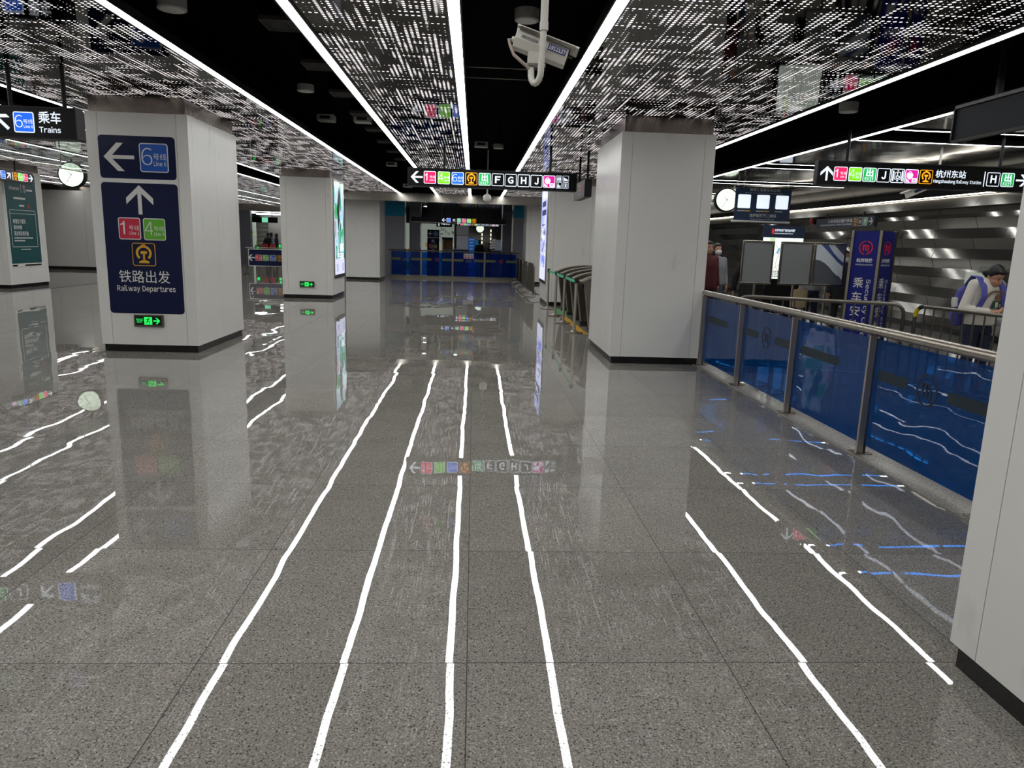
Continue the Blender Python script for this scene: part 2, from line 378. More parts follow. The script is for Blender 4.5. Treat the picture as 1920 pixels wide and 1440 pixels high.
def text(mb, F, s, u0, v0, u1, v1, n, m, off=0.0, rot=0, keep=False, mirror=False):
    """fit the lettering into the box (u0,v0)-(u1,v1); rot 90 = reads downward"""
    vs, fs, x0, x1, y0, y1 = glyph(s, off); o = []
    w, h = u1-u0, v1-v0
    for a, b in vs:
        p, q = (a-x0)/(x1-x0), (b-y0)/(y1-y0)
        if keep and not rot:
            k = h/(y1-y0); wid = k*(x1-x0); p = (p*wid+(w-wid)/2)/w
        if mirror: p = 1-p
        if rot: p, q = q, 1-p
        o.append(F.at(u0+p*w, v0+q*h, n))
    mb.add(o, fs, m)
def arrow(mb, F, c, s, ang, n0, n1, m, w=.16):
    ca, sa = math.cos(ang), math.sin(ang)
    R = lambda x, y: (c[0]+s*(x*ca-y*sa), c[1]+s*(x*sa+y*ca))
    h = w/2; xi = -.16+(.46-h)/.46*.44
    poly(mb, F, [R(*p) for p in ((.5, 0), (.06, .46), (-.16, .46), (xi, h), (-.5, h), (-.5, -h), (xi, -h), (-.16, -.46), (.06, -.46))], n0, n1, m)

def badge(F, parent, kind, u, v, s, C, n=.0, lw=.05):
    """one square pictogram tile of side s centred on (u, v)"""
    h = s/2; mb = MB(); r = s*.1; b = s*lw; n1, n2, n3 = n+.003, n+.005, n+.0065
    X = lambda a: u+a*s; Yv = lambda a: v+a*s
    lt = MB()
    def base(border, fill):
        rrect(mb, F, u-h, v-h, u+h, v+h, r, n, n1, border); rrect(mb, F, u-h+b, v-h+b, u+h-b, v+h-b, max(r-b, .002), n, n2, fill)
    if kind in '146':
        base(C['w'], C[{'1': 'p', '4': 'g', '6': 'b'}[kind]])
        if kind == '1': poly(lt, F, [(X(-.21), Yv(-.26)), (X(-.21), Yv(.34)), (X(-.265), Yv(.34)), (X(-.30), Yv(.25)), (X(-.41), Yv(.20)), (X(-.41), Yv(.14)), (X(-.28), Yv(.17)), (X(-.28), Yv(-.26))], n2, n3, C['w'])
        else: text(lt, F, kind, X(-.43), Yv(-.26), X(-.05), Yv(.34), n3, C['w'], -.012)
        text(lt, F, '号线', X(-.02), Yv(-.07), X(.44), Yv(.15), n3, C['w'], .0); text(lt, F, 'Line '+kind, X(-.01), Yv(-.28), X(.43), Yv(-.12), n3, C['w'], .012)
        nm = 'line_badge'
    elif kind == 'rail':
        base(C['o'], C['k']); c = (u, Yv(.06)); arc(lt, F, c, s*.24, s*.34, -PI*.27, PI*1.27, n2, n3, C['o'], 22)
        poly(lt, F, [(X(-.08), Yv(.36)), (X(.08), Yv(.36)), (X(.08), Yv(.44)), (X(-.08), Yv(.44))], n2, n3, C['o'])
        rrect(lt, F, X(-.14), Yv(.02), X(.14), Yv(.15), s*.04, n2, n3, C['o']); rect(lt, F, X(-.04), Yv(-.28), X(.04), Yv(.05), n2, n3, C['o'])
        poly(lt, F, [(X(-.22), Yv(-.38)), (X(.22), Yv(-.38)), (X(.22), Yv(-.31)), (X(.07), Yv(-.24)), (X(-.07), Yv(-.24)), (X(-.22), Yv(-.31))], n2, n3, C['o']); nm = 'railway_badge'
    elif kind == 'exit':
        base(C['w'], C['e']); text(lt, F, '出', X(-.27), Yv(-.14), X(.27), Yv(.42), n3, C['w'], .03); text(lt, F, 'EXIT', X(-.34), Yv(-.40), X(.34), Yv(-.19), n3, C['w'], .02); nm = 'exit_badge'
    elif kind == 'shop':
        base(C['w'], C['m']); poly(lt, F, [(X(-.36), Yv(.22)), (X(.06), Yv(.22)), (X(.12), Yv(.05)), (X(.02), Yv(-.14)), (X(-.16), Yv(-.24)), (X(-.38), Yv(-.05))], n2, n3, C['w'])
        arc(lt, F, (X(-.14), Yv(.22)), s*.09, s*.13, 0, PI, n2, n3, C['w'], 10)
        for k in range(3): stroke(lt, F, (X(-.42), Yv(-.16-.1*k)), (X(-.14+.0*k), Yv(-.40)), s*.05, n2, n3, C['w'])
        rrect(lt, F, X(.04), Yv(-.42), X(.42), Yv(-.12), s*.06, n2, n3, C['w']); stroke(lt, F, (X(.12), Yv(-.36)), (X(.34), Yv(-.18)), s*.04, n3, n3+.001, C['m']); stroke(lt, F, (X(.12), Yv(-.18)), (X(.34), Yv(-.36)), s*.04, n3, n3+.001, C['m']); nm = 'shopping_badge'
    elif kind == 'lift':
        base(C['w'], C['k']); rect(lt, F, X(-.40), Yv(-.36), X(-.30), Yv(.36), n2, n3, C['w']); rect(lt, F, X(.30), Yv(-.36), X(.40), Yv(.36), n2, n3, C['w'])
        rring(lt, F, X(-.24), Yv(-.26), X(.24), Yv(.26), s*.04, s*.04, n2, n3, C['w']); disc(lt, F, (X(-.03), Yv(.15)), s*.05, n2, n3, C['w'], 10)
        arc(lt, F, (X(0), Yv(-.07)), s*.09, s*.13, PI*.7, PI*1.95, n2, n3, C['w'], 12); stroke(lt, F, (X(-.03), Yv(.1)), (X(-.01), Yv(-.04)), s*.05, n2, n3, C['w']); stroke(lt, F, (X(-.01), Yv(-.02)), (X(.12), Yv(-.02)), s*.05, n2, n3, C['w']); stroke(lt, F, (X(.11), Yv(-.02)), (X(.17), Yv(-.16)), s*.05, n2, n3, C['w'])
        poly(lt, F, [(X(-.08), Yv(.32)), (X(.08), Yv(.32)), (X(0), Yv(.42))], n2, n3, C['w']); poly(lt, F, [(X(-.08), Yv(-.32)), (X(0), Yv(-.42)), (X(.08), Yv(-.32))], n2, n3, C['w']); nm = 'lift_badge'
    elif kind in ('wc', 'esc', 'nurse', 'acc'):
        base(C['w'], C['k'])
        if kind == 'wc':
            for dx in (-.2, .2):
                disc(lt, F, (X(dx), Yv(.28)), s*.08, n2, n3, C['w'], 10); poly(lt, F, [(X(dx-.1), Yv(.16)), (X(dx-.14), Yv(-.14)), (X(dx-.07), Yv(-.38)), (X(dx+.07), Yv(-.38)), (X(dx+.14), Yv(-.14)), (X(dx+.1), Yv(.16))], n2, n3, C['w'])
            rect(lt, F, X(-.02), Yv(-.36), X(.02), Yv(.36), n2, n3, C['w'])
        elif kind == 'esc':
            for k in range(4): rect(lt, F, X(-.36+.18*k), Yv(-.3), X(-.2+.18*k), Yv(.2-.1*k), n2, n3, C['w'])
        elif kind == 'nurse':
            disc(lt, F, (X(-.15), Yv(.2)), s*.11, n2, n3, C['w'], 10); poly(lt, F, [(X(-.28), Yv(.06)), (X(.02), Yv(.06)), (X(.08), Yv(-.36)), (X(-.3), Yv(-.36))], n2, n3, C['w']); disc(lt, F, (X(.2), Yv(-.08)), s*.1, n2, n3, C['w'], 10); rect(lt, F, X(.1), Yv(-.36), X(.3), Yv(-.2), n2, n3, C['w'])
        else:
            rring(lt, F, X(-.3), Yv(-.3), X(.3), Yv(.3), s*.05, s*.07, n2, n3, C['w']); disc(lt, F, (X(0), Yv(.1)), s*.09, n2, n3, C['w'], 10); rect(lt, F, X(-.1), Yv(-.2), X(.1), Yv(.02), n2, n3, C['w'])
        nm = 'facility_badge'
    else:
        base(C['w'], C['k']); w = {'J': .34}.get(kind, .46); text(lt, F, kind, X(-w/2), Yv(-.27), X(w/2), Yv(.29), n3, C['w'], .035); nm = 'letter_badge'
    p = part(mb, nm, parent); part(lt, 'badge_symbol', p); return p
def lettering(F, parent, s, box, C, n=.004, off=.01, name='lettering', rot=0):
    mb = MB(); text(mb, F, s, *box, n, C, off, rot); return part(mb, name, parent)
def arrow_part(F, parent, c, s, ang, m, n=.0, w=.16):
    mb = MB(); arrow(mb, F, c, s, ang, n, n+.004, m, w); return part(mb, 'arrow', parent)

# ================================================================== the hall
def s1(name, m, *a, bevel=0):
    return struct(MB().box(*a, m), name, bevel=bevel)
s1('floor', FLOOR, -22, 14, -6, 56, -.1, 0)
s1('wall_back', GREYW, -22, 14, -6.2, -6, 0, 4.2)
s1('wall_left', GREYW, -22.2, -22, -6, 56, 0, 4.2)
s1('trim_1', mat('blue_inlay', '30385f', .05), -11.28, -11.10, -6, 29.0, .0, .003)
mb = MB().box(3.02, 3.26, -.0, 9.58, 0, .012, make_kerb()); struct(mb, 'trim_2')
# black soffit above the open ceiling bays
s1('ceiling', SLAB, -22, 14, -6, 56, 4.2, 4.4)

def ceiling_bay(x0, x1, y0, y1, seams_x=()):
    mb = MB(); xs = [x0]+list(seams_x)+[x1]; ys = [y0]; y = .65-9
    while y < y1-.05:
        if y > y0+.05: ys.append(y)
        y += 3.0
    ys.append(y1)
    for i in range(len(xs)-1):
        for j in range(len(ys)-1):
            mb.box(xs[i]+.003, xs[i+1]-.003, ys[j]+.003, ys[j+1]-.003, 3.2, 3.215, PERF)
    mb.box(x0, x1, y0, y1, 3.225, 3.26, BLACK)
    return struct(mb, 'ceiling')
YE = 26.72
ceiling_bay(-5.50, -2.775, -6, YE, (-4.14,))
ceiling_bay(-1.325, -.235, -6, YE)
ceiling_bay(1.025, 3.865, -6, YE, (1.955,))
ceiling_bay(-8.74, -6.55, -6, 41, (-7.6,))
ceiling_bay(-10.12, -8.96, -6, 41)
ceiling_bay(-13.68, -10.23, -6, 41, (-12.0,)); ceiling_bay(-15.13, -13.82, -6, 41); ceiling_bay(-16.0, -15.27, -6, 41)
for (a, b) in ((-6, 9.70), (10.80, 13.97), (14.80, 17.66), (18.50, 21.9), (22.8, 26.0), (26.9, 33)):
    mb = MB(); x = 5.53
    while x < 9.5: x2 = min(x+1.33, 9.52); mb.box(x+.003, x2-.003, a, b, 3.2, 3.22, MIRROR); x = x2
    struct(mb, 'ceiling')

def led_run(x, y0, y1, label, group, w=.085):
    y = .65-9; segs = []
    while y < y1:
        a, b = max(y, y0), min(y+3.0, y1)
        if b-a > .2: segs.append((a, b))
        y += 3.0
    for a, b in segs:
        t = thing('led_line_light', label, 'ceiling light', (x, (a+b)/2, 3.26), group)
        h = MB(); h.box(x-w/2-.012, x-w/2, a, b, 3.185, 3.26, CHAN); h.box(x+w/2, x+w/2+.012, a, b, 3.185, 3.26, CHAN); h.box(x-w/2, x+w/2, a, b, 3.245, 3.26, CHAN)
        part(h, 'housing', t); part(MB().box(x-w/2, x+w/2, a+.006, b-.006, 3.188, 3.245, LED), 'diffuser', t)
for x, ye, lab in ((-2.725, YE, 'section of the glowing white line light beside the first column signs'), (-1.385, YE, 'section of the glowing white line light along the outer edge of the narrow perforated bay'),
                   (-.178, YE, 'section of the glowing white line light nearest the corridor centre, edging the narrow bay'), (.967, YE, 'section of the glowing white line light beside the bullet camera'),
                   (3.925, YE, 'section of the glowing white line light past the bay over the blue glass railing'), (5.475, 33, 'section of the glowing white line light edging the mirror ceiling of the security hall'),
                   (-5.555, YE, 'section of the glowing white line light behind the hanging trains sign'), (-6.495, 41, 'section of the glowing white line light across the dark bay beyond the trains sign'),
                   (-8.885, 41, 'section of the glowing white line light just beyond the glass smoke curtain'),
                   (-10.17, 41, 'section of the glowing white line light above the clock in the far bay'), (-13.75, 29.2, 'section of the glowing white line light behind the teal poster column'), (-15.2, 29.2, 'section of the glowing white line light farthest into the left hall')):  # last two runs added to brighten the end wall of the left hall
    led_run(x, -4.9, ye, lab, lab[len('section of the '):])
def led_cross(y, x0, x1, label):
    t = thing('led_line_light', label, 'ceiling light', ((x0+x1)/2, y, 3.26), 'crosswise line lights of the security hall')
    h = MB(); w = .07
    h.box(x0, x1, y-w/2-.012, y-w/2, 3.185, 3.26, CHAN); h.box(x0, x1, y+w/2, y+w/2+.012, 3.185, 3.26, CHAN); h.box(x0, x1, y-w/2, y+w/2, 3.245, 3.26, CHAN)
    part(h, 'housing', t); part(MB().box(x0, x1, y-w/2, y+w/2, 3.188, 3.245, LED), 'diffuser', t)
for y in (5.3, 6.2, 9.75, 10.75, 14.02, 14.75, 17.7, 18.45, 21.95, 22.75, 26.05, 26.85):
    led_cross(y, 5.56, 9.35, 'crosswise glowing white line light in the mirror ceiling of the security hall')

# steel fascia closing the corridor ceiling
mb = MB(); x = -5.5
for x2 in (-3.7, -2.2, -.35, 1.0, 2.4, 3.88): mb.box(x+.003, x2-.003, 26.8, 26.86, 2.90, 3.2, FASCIA); x = x2
mb.box(-5.5, 3.88, 26.86, 27.2, 2.9, 3.2, FASCIA); struct(mb, 'trim_3')
struct(MB().box(-16, -6.4, 41, 41.4, 2.82, 3.25, FASCIA), 'trim_4')

# ------------------------------------------------------------------ columns
def column(name_label, x0, x1, y0, y1):
    t = thing('column', name_label, 'column', ((x0+x1)/2, (y0+y1)/2, 0))
    c = .14; g = .004; z0, z1 = .095, 3.0; k = .022; mb = MB()
    mb.box(x0+.014, x1-.014, y0+.014, y1-.014, z0+.005, z1-.005, JOINT)
    for sx in (0, 1):
        for sy in (0, 1):
            cx = x0 if sx == 0 else x1; cy = y0 if sy == 0 else y1; dx = 1 if sx == 0 else -1; dy = 1 if sy == 0 else -1
            poly_v = [(cx, cy), (cx+dx*c, cy), (cx+dx*c, cy+dy*k), (cx+dx*k, cy+dy*k), (cx+dx*k, cy+dy*c), (cx, cy+dy*c)]
            vs = [(a, b, z0) for a, b in poly_v]+[(a, b, z1) for a, b in poly_v]
            mb.add(vs, [(0, 1, 2, 3), (0, 3, 4, 5), (6, 9, 8, 7), (6, 11, 10, 9)]+[(i, (i+1) % 6, (i+1) % 6+6, i+6) for i in range(6)], ENAMEL)
    mb.box(x0+c+g, x1-c-g, y0, y0+k, z0, z1, ENAMEL); mb.box(x0+c+g, x1-c-g, y1-k, y1, z0, z1, ENAMEL)
    ym = (y0+y1)/2
    for xa, xb in ((x0, x0+k), (x1-k, x1)):
        mb.box(xa, xb, y0+c+g, ym-g/2, z0, z1, ENAMEL); mb.box(xa, xb, ym+g/2, y1-c-g, z0, z1, ENAMEL)
    part(mb, 'cladding', t)
    part(MB().box(x0+.022, x1-.022, y0+.022, y1-.022, 0, .095, PLINTH), 'plinth', t)
    part(MB().box(x0+.035, x1-.035, y0+.035, y1-.035, 3.0, 3.205, CAPST), 'capital', t)
    return t
column('white panelled column carrying the tall navy wayfinding sign', -4.845, -3.605, 9.645, 11.53)
column('plain white column beside the end of the blue glass railing', 1.865, 3.09, 9.56, 11.42)
column('nearest white column, cut off by the picture edge, with scuff marks', 1.885, 3.11, .56, 2.47)
column('white column with a green lit poster on its side', -4.845, -3.585, 18.75, 20.45)
column('white column with a pale blue lit poster beside the belt posts', 1.865, 3.09, 18.5, 20.37)
column('white column at the end of the corridor beside the far glass railing', -4.84, -3.56, 27.95, 29.66)
column('white column in the left hall with a teal printed poster', -13.1, -11.86, 19.30, 21.02)
column('white column behind the folding barriers at the corridor end', 1.98, 3.2, 28.0, 29.8)

# ------------------------------------------------------------------ right hall: folded steel wall with lit cove
XW = 9.75; mb = MB(); N = 12; zt, zb = 2.52, .12; y = -3.0
pz = [zt-(zt-zb)*i/N for i in range(N+1)]; px = [XW-(.085 if i % 2 else 0) for i in range(N+1)]
jj = 0
while y < 33:
    y2 = y+1.2
    for i in range(N):
        o = .0
        vs = [(px[i], y+.008, pz[i]), (px[i], y2-.008, pz[i]), (px[i+1], y2-.008, pz[i+1]), (px[i+1], y+.008, pz[i+1])]
        vs += [(XW+.1, q[1], q[2]) for q in vs]
        mb.add(vs, [(0, 1, 2, 3), (0, 3, 7, 4), (1, 5, 6, 2), (0, 4, 5, 1), (3, 2, 6, 7)], ZIGST)
    y = y2
mb.box(XW+.1, XW+.3, -3, 33, 0, 3.4, BLACK); struct(mb, 'wall_right')
s1('baseboard_right', PLINTH, XW-.01, XW+.1, -3, 33, 0, .12)
mb = MB(); y = -3.0
while y < 33:
    vs = [(XW-.15, q, 2.53) for q in (y+.004, y+2.396)]+[(XW-.02, q, 2.745) for q in (y+2.396, y+.004)]+[(XW+.09, q, 2.53) for q in (y+.004, y+2.396)]+[(XW+.09, q, 2.745) for q in (y+2.396, y+.004)]
    mb.add(vs, [(0, 1, 2, 3), (4, 7, 6, 5), (0, 4, 5, 1), (1, 5, 6, 2), (2, 6, 7, 3), (3, 7, 4, 0)], COVE); y += 2.4
struct(mb, 'trim_5')
t = thing('cove_light', 'warm lit slot along the top of the folded steel wall', 'ceiling light', (XW-.03, 15, 2.74))
part(MB().box(XW-.035, XW-.015, -3, 33, 2.765, 2.785, mat('cove_glow', 'fff2d8', em=8, emcol='fff6e4')).box(XW-.015, XW+.09, -3, 33, 2.745, 2.79, CHAN), 'diffuser', t)
mb = MB(); y = -3.0
while y < 33:
    vs = [(9.52, y, 3.2), (9.52, y+2.39, 3.2), (XW+.08, y+2.39, 2.95), (XW+.08, y, 2.95)]; mb.add(vs+[(a, b, c+.02) for a, b, c in vs], [(0, 1, 2, 3), (4, 7, 6, 5), (0, 4, 5, 1), (1, 5, 6, 2), (2, 6, 7, 3), (3, 7, 4, 0)], DULL); y += 2.4
struct(mb, 'trim_6')
s1('wall_right_end', GREYW, 3.2, 10, 33, 33.2, 0, 4.2)

# ------------------------------------------------------------------ left hall walls
mb = MB(); x = -21.0
while x < -13.9: mb.box(x+.003, min(x+1.2, -13.9)-.003, 29.3, 29.34, .12, 3.0, PANELW); x += 1.2
mb.box(-21, -13.9, 29.34, 29.7, 0, 3.0, JOINT); struct(mb, 'wall_front_left')
s1('baseboard_left', PLINTH, -21, -13.9, 29.31, 29.5, 0, .12)
s1('trim_7', CAPST, -21, -13.9, 29.35, 29.7, 3.0, 3.22)
s1('wall_far_left', mat('far_grey', '5a5a60', .35), -16, -11.93, 40.0, 40.3, 0, 2.82)
s1('wall_gates', PANELW, -14, -6.0, 49.0, 49.2, 0, 3.0)
s1('ceiling_gates', BLACK, -16, -6, 41.4, 49.2, 2.9, 3.0)
# wall between the two corridor ends (left flank of the passage)
s1('wall_passage_left', mat('passage_grey', '96979f', .4), -4.3, -2.975, 31.9, 32.2, 0, 2.52)
s1('trim_8', TEAL, -4.3, -2.975, 31.89, 32.2, 2.52, 3.0)
s1('wall_passage_left_inner', MATS['passage_grey'], -3.15, -2.62, 36.0, 36.3, 0, 3.0)
s1('wall_passage_right', MATS['passage_grey'], 1.66, 2.4, 31.9, 32.2, 0, 2.60)
s1('trim_9', TEAL, 1.66, 2.4, 31.89, 32.2, 2.60, 3.0)
s1('wall_passage_right_inner', MATS['passage_grey'], 1.36, 1.8, 36.0, 36.3, 0, 3.0)
s1('ceiling_passage', make_wavy('passage_ceiling', '2f2f32', .07, 1.2, .03), -4.3, 2.4, 27.2, 46, 3.0, 3.05)
for x in (-2.96, 1.645, -2.6, 1.345):
    yy = 31.86 if abs(x) in (2.96, 1.645) else 35.96
    s1('trim_10', CHROME, x-.03, x+.03, yy, yy+.05, 0, 3.0)
s1('wall_back_left', MURAL, -4.2, -1.2, 44, 44.2, 0, 3.0)
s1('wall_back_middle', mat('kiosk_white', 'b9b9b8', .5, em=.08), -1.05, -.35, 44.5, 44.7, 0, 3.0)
s1('wall_back_right', ZIGST, -.35, 2.2, 45.5, 45.7, 0, 3.0)
s1('trim_11', mat('dark_bulkhead', '232325', .25), -3.6, 1.9, 38.6, 38.75, 2.40, 3.0)
s1('wall_side_left', GREYW, -6.2, -4.7, 33.5, 33.7, 0, 4.2)

# ================================================================== hanging signs
UX, UZ = (1, 0, 0), (0, 0, 1)
def rods(t, xs, y, z0, z1=3.2, r=.022, m=SIGNG):
    for x in xs: part(MB().tube([(x, y, z0), (x, y, z1)], r, m, 10), 'hanging_rod', t)
def sign_box(t, x0, x1, y0, y1, z0, z1, m=SIGNB):
    mb = MB().box(x0, x1, y0, y1, z0, z1, m); mb.box(x0-.012, x0, y0-.006, y1+.006, z0-.006, z1+.006, SIGNG); mb.box(x1, x1+.012, y0-.006, y1+.006, z0-.006, z1+.006, SIGNG)
    mb.box(x0, x1, y0-.006, y1+.006, z0-.014, z0, SIGNG); mb.box(x0, x1, y0-.006, y1+.006, z1, z1+.014, SIGNG)
    return part(mb, 'housing', t)
# long sign over the corridor
t = thing('direction_sign', 'long black lit sign over the corridor with exit letters F to J', 'sign', (.3, 13.2, 2.5))
sign_box(t, -1.18, 1.795, 13.2, 13.36, 2.50, 2.79); rods(t, (-.55, 1.33), 13.28, 2.79)
F = Face((0, 13.2, 2.645), UX, UZ)
arrow_part(F, t, (-1.03, 0), .21, PI, EM['w'], w=.15)
for u, k in ((-.80, '1'), (-.555, '4'), (-.312, '6'), (-.072, 'rail'), (.165, 'exit'), (.395, 'F'), (.625, 'G'), (.855, 'H'), (1.083, 'J'), (1.31, 'shop')): badge(F, t, k, u, 0, .213, EM)
for u, v, k in ((1.485, .057, 'wc'), (1.605, .057, 'esc'), (1.485, -.057, 'nurse'), (1.605, -.057, 'acc')): badge(F, t, k, u, v, .105, EM)
# sign over the blue railing
t = thing('direction_sign', 'black lit sign naming the railway station above the blue railing', 'sign', (6.2, 9.92, 2.5))
sign_box(t, 4.64, 7.72, 9.92, 10.01, 2.475, 2.775); rods(t, (5.05, 7.22), 9.97, 2.775)
F = Face((0, 9.92, 2.62), UX, UZ)
arrow_part(F, t, (4.765, 0), .19, PI/2, EM['w'], w=.14)
for u, k in ((4.955, '1'), (5.162, '4'), (5.362, 'exit'), (5.560, 'J'), (5.757, 'lift'), (5.953, 'shop'), (6.158, 'rail'), (7.118, 'H'), (7.325, 'exit')): badge(F, t, k, u, .0, .185, EM)
lettering(F, t, '杭州东站', (6.29, -.005, 6.72, .10), EM['w'], off=.012); lettering(F, t, 'Hangzhoudong Railway Station', (6.27, -.085, 6.95, -.025), EM['w'], off=.02)
mb = MB(); rect(mb, F, 6.985, -.10, 6.995, .10, 0, .004, EM['w']); part(mb, 'divider', t); arrow_part(F, t, (7.53, 0), .17, 0, EM['w'], w=.14)
# trains sign
t = thing('direction_sign', 'black lit trains sign hanging in front of the column with the wayfinding sign', 'sign', (-5.2, 8.04, 2.47))
sign_box(t, -6.3, -4.135, 8.04, 8.20, 2.48, 2.77); rods(t, (-5.9, -4.81, -4.27), 8.12, 2.77)
F = Face((0, 8.04, 2.625), UX, UZ)
arrow_part(F, t, (-4.875, 0), .20, PI*.75, EM['w'], w=.15); badge(F, t, '6', -4.648, .0, .205, EM)
lettering(F, t, '乘车', (-4.50, -.005, -4.275, .115), EM['w'], off=.012); lettering(F, t, 'Trains', (-4.50, -.095, -4.285, -.035), EM['w'], off=.022)
for u, k in ((-5.2, 'J'), (-5.45, 'exit'), (-5.7, 'rail')): badge(F, t, k, u, 0, .205, EM)
# sign edge-on beside the poster column (faces the corridor)
t = thing('direction_sign', 'dark lit sign hanging beside the teal poster column', 'sign', (-11.35, 18.0, 2.63))
mb = MB().box(-11.45, -11.3, 16.2, 19.72, 2.645, 2.925, mat('sign_warm_black', '1a1b17', .3)); part(mb, 'housing', t)
for yy in (16.8, 19.1): part(MB().tube([(-11.37, yy, 2.925), (-11.37, yy, 3.2)], .022, SIGNG, 10), 'hanging_rod', t)
F = Face((-11.3, 0, 2.785), (0, 1, 0), UZ)
arrow_part(F, t, (19.60, 0), .18, 0, EM['w']); arrow_part(F, t, (18.72, 0), .18, PI/4, EM['w'])
for u, k in ((19.38, '1'), (19.18, '4'), (18.98, 'rail'), (18.5, '6'), (18.28, 'exit'), (18.05, 'shop'), (17.8, 'J')): badge(F, t, k, u, 0, .185, EM)
mb = MB(); rect(mb, F, 18.85, -.09, 18.86, .09, 0, .004, EM['w']); part(mb, 'divider', t)
# unlit side of a sign, near the top right
t = thing('direction_sign', 'blank dark sign board seen edgewise above the nearest column', 'sign', (4.65, 5.6, 2.65))
mb = MB().box(4.62, 4.74, 4.2, 7.09, 2.66, 2.965, mat('blank_sign', '10131a', .55, spec=.2)); mb.box(4.60, 4.62, 4.19, 7.11, 2.955, 2.985, CHAN); mb.box(4.60, 4.62, 4.19, 7.11, 2.64, 2.665, CHAN); mb.box(4.60, 4.76, 7.09, 7.11, 2.64, 2.985, CHAN)
part(mb, 'housing', t)
for yy in (4.9, 6.62): part(MB().box(4.655, 4.705, yy-.02, yy+.02, 2.965, 4.2, SIGNG), 'hanging_rod', t)
# gate display box
t = thing('display_box', 'small dark display box hanging over the fare gates', 'display', (1.98, 13.7, 2.39))
part(MB().box(1.93, 2.06, 13.08, 14.42, 2.40, 2.70, SIGNG), 'housing', t)
F = Face((1.93, 0, 2.55), (0, -1, 0), UZ); mb = MB()
for k, zz in enumerate((.05, -.02, -.09)): rect(mb, F, -13.62-.12, zz, -13.62+.1-.05*k, zz+.035, 0, .002, mat('led_red', 'b3222a', .5, em=.35))
part(mb, 'red_readout', t)
for yy in (13.2, 14.2): part(MB().tube([(1.995, yy, 2.70), (1.995, yy, 3.2)], .02, BLACK, 10), 'hanging_rod', t)
# far signs in the passage
t = thing('direction_sign', 'wide black sign across the passage beyond the far blue glass railing', 'sign', (-.7, 33, 2.33))
part(MB().box(-2.82, 1.40, 33, 33.15, 2.34, 2.56, SIGNB).box(-2.82, 1.40, 32.98, 33.17, 2.325, 2.34, STEEL), 'housing', t)
for x in (-2.4, -1.45, -.75, .1, .95): part(MB().tube([(x, 33.08, 2.56), (x, 33.08, 3.0)], .018, SIGNG, 8), 'hanging_rod', t)
F = Face((0, 33, 2.45), UX, UZ)
arrow_part(F, t, (-1.37, .0), .17, PI, EM['w']); arrow_part(F, t, (-.91, 0), .15, PI*.75, EM['w'])
for u, k in ((-1.155, '6'), (-.69, 'exit'), (-.465, '1'), (-.245, '4'), (-.02, 'rail')): badge(F, t, k, u, 0, .18, EM)
t = thing('direction_sign', 'smaller lit sign of exit letters under the wide passage sign', 'sign', (.3, 37.9, 2.3))
part(MB().box(-.95, 1.28, 38, 38.12, 2.33, 2.53, SIGNB), 'housing', t)
for x in (-.6, 1.0): part(MB().tube([(x, 38.06, 2.53), (x, 38.06, 3.0)], .018, SIGNG, 8), 'hanging_rod', t)
F = Face((0, 38, 2.43), UX, UZ); arrow_part(F, t, (-.83, 0), .14, PI, EM['w'])
for i, k in enumerate(('1', '4', '6', 'rail', 'exit', 'F', 'G', 'H', 'J', 'shop', 'wc')): badge(F, t, k, -.65+.182*i, 0, .155, EM)
t = thing('hanging_sign', 'small black service counter sign with a white symbol in the passage', 'sign', (-1.5, 38.0, 2.25))
part(MB().box(-1.95, -1.15, 38, 38.1, 2.24, 2.45, SIGNB), 'housing', t); part(MB().tube([(-1.55, 38.05, 2.45), (-1.55, 38.05, 3.0)], .018, SIGNG, 8), 'hanging_rod', t)
F = Face((0, 38, 2.35), UX, UZ); mb = MB(); disc(mb, F, (-1.82, .03), .03, 0, .004, EM['w'], 12); arc(mb, F, (-1.82, -.03), .03, .045, PI*.6, PI*2, 0, .004, EM['w'], 12); part(mb, 'symbol', t)
lettering(F, t, '客服中心', (-1.72, -.01, -1.25, .06), EM['w'], off=.02)

# ------------------------------------------------------------------ signs and posters on columns
t = thing('wayfinding_sign', 'tall navy column sign pointing to line 6 and railway departures', 'sign', (-4.235, 9.645, .5))
F = Face((0, 9.645, 0), UX, UZ)
mb = MB(); rrect(mb, F, -4.705, 2.205, -3.77, 2.725, .045, .0005, .004, NAVY); part(mb, 'upper_panel', t)
mb = MB(); rrect(mb, F, -4.708, .507, -3.766, 2.155, .045, .0005, .004, NAVY); part(mb, 'lower_panel', t)
mb = MB(); rect(mb, F, -4.71, 2.155, -3.765, 2.205, .0005, .0042, PR['w']); part(mb, 'dividing_band', t)
F2 = Face((0, 9.641, 0), UX, UZ)
arrow_part(F2, t, (-4.462, 2.465), .37, PI, PR['w'], w=.12); badge(F2, t, '6', -4.035, 2.468, .352, PR, lw=.035)
arrow_part(F2, t, (-4.243, 1.95), .36, PI/2, PR['w'], w=.13)
badge(F2, t, '1', -4.392, 1.59, .275, PR, lw=.04); badge(F2, t, '4', -4.083, 1.588, .275, PR, lw=.04); badge(F2, t, 'rail', -4.235, 1.268, .29, PR, lw=.03)
lettering(F2, t, '铁路出发', (-4.565, .905, -3.925, 1.065), PR['w'], off=.0); lettering(F2, t, 'Railway Departures', (-4.60, .775, -3.862, .872), PR['w'], off=.015)
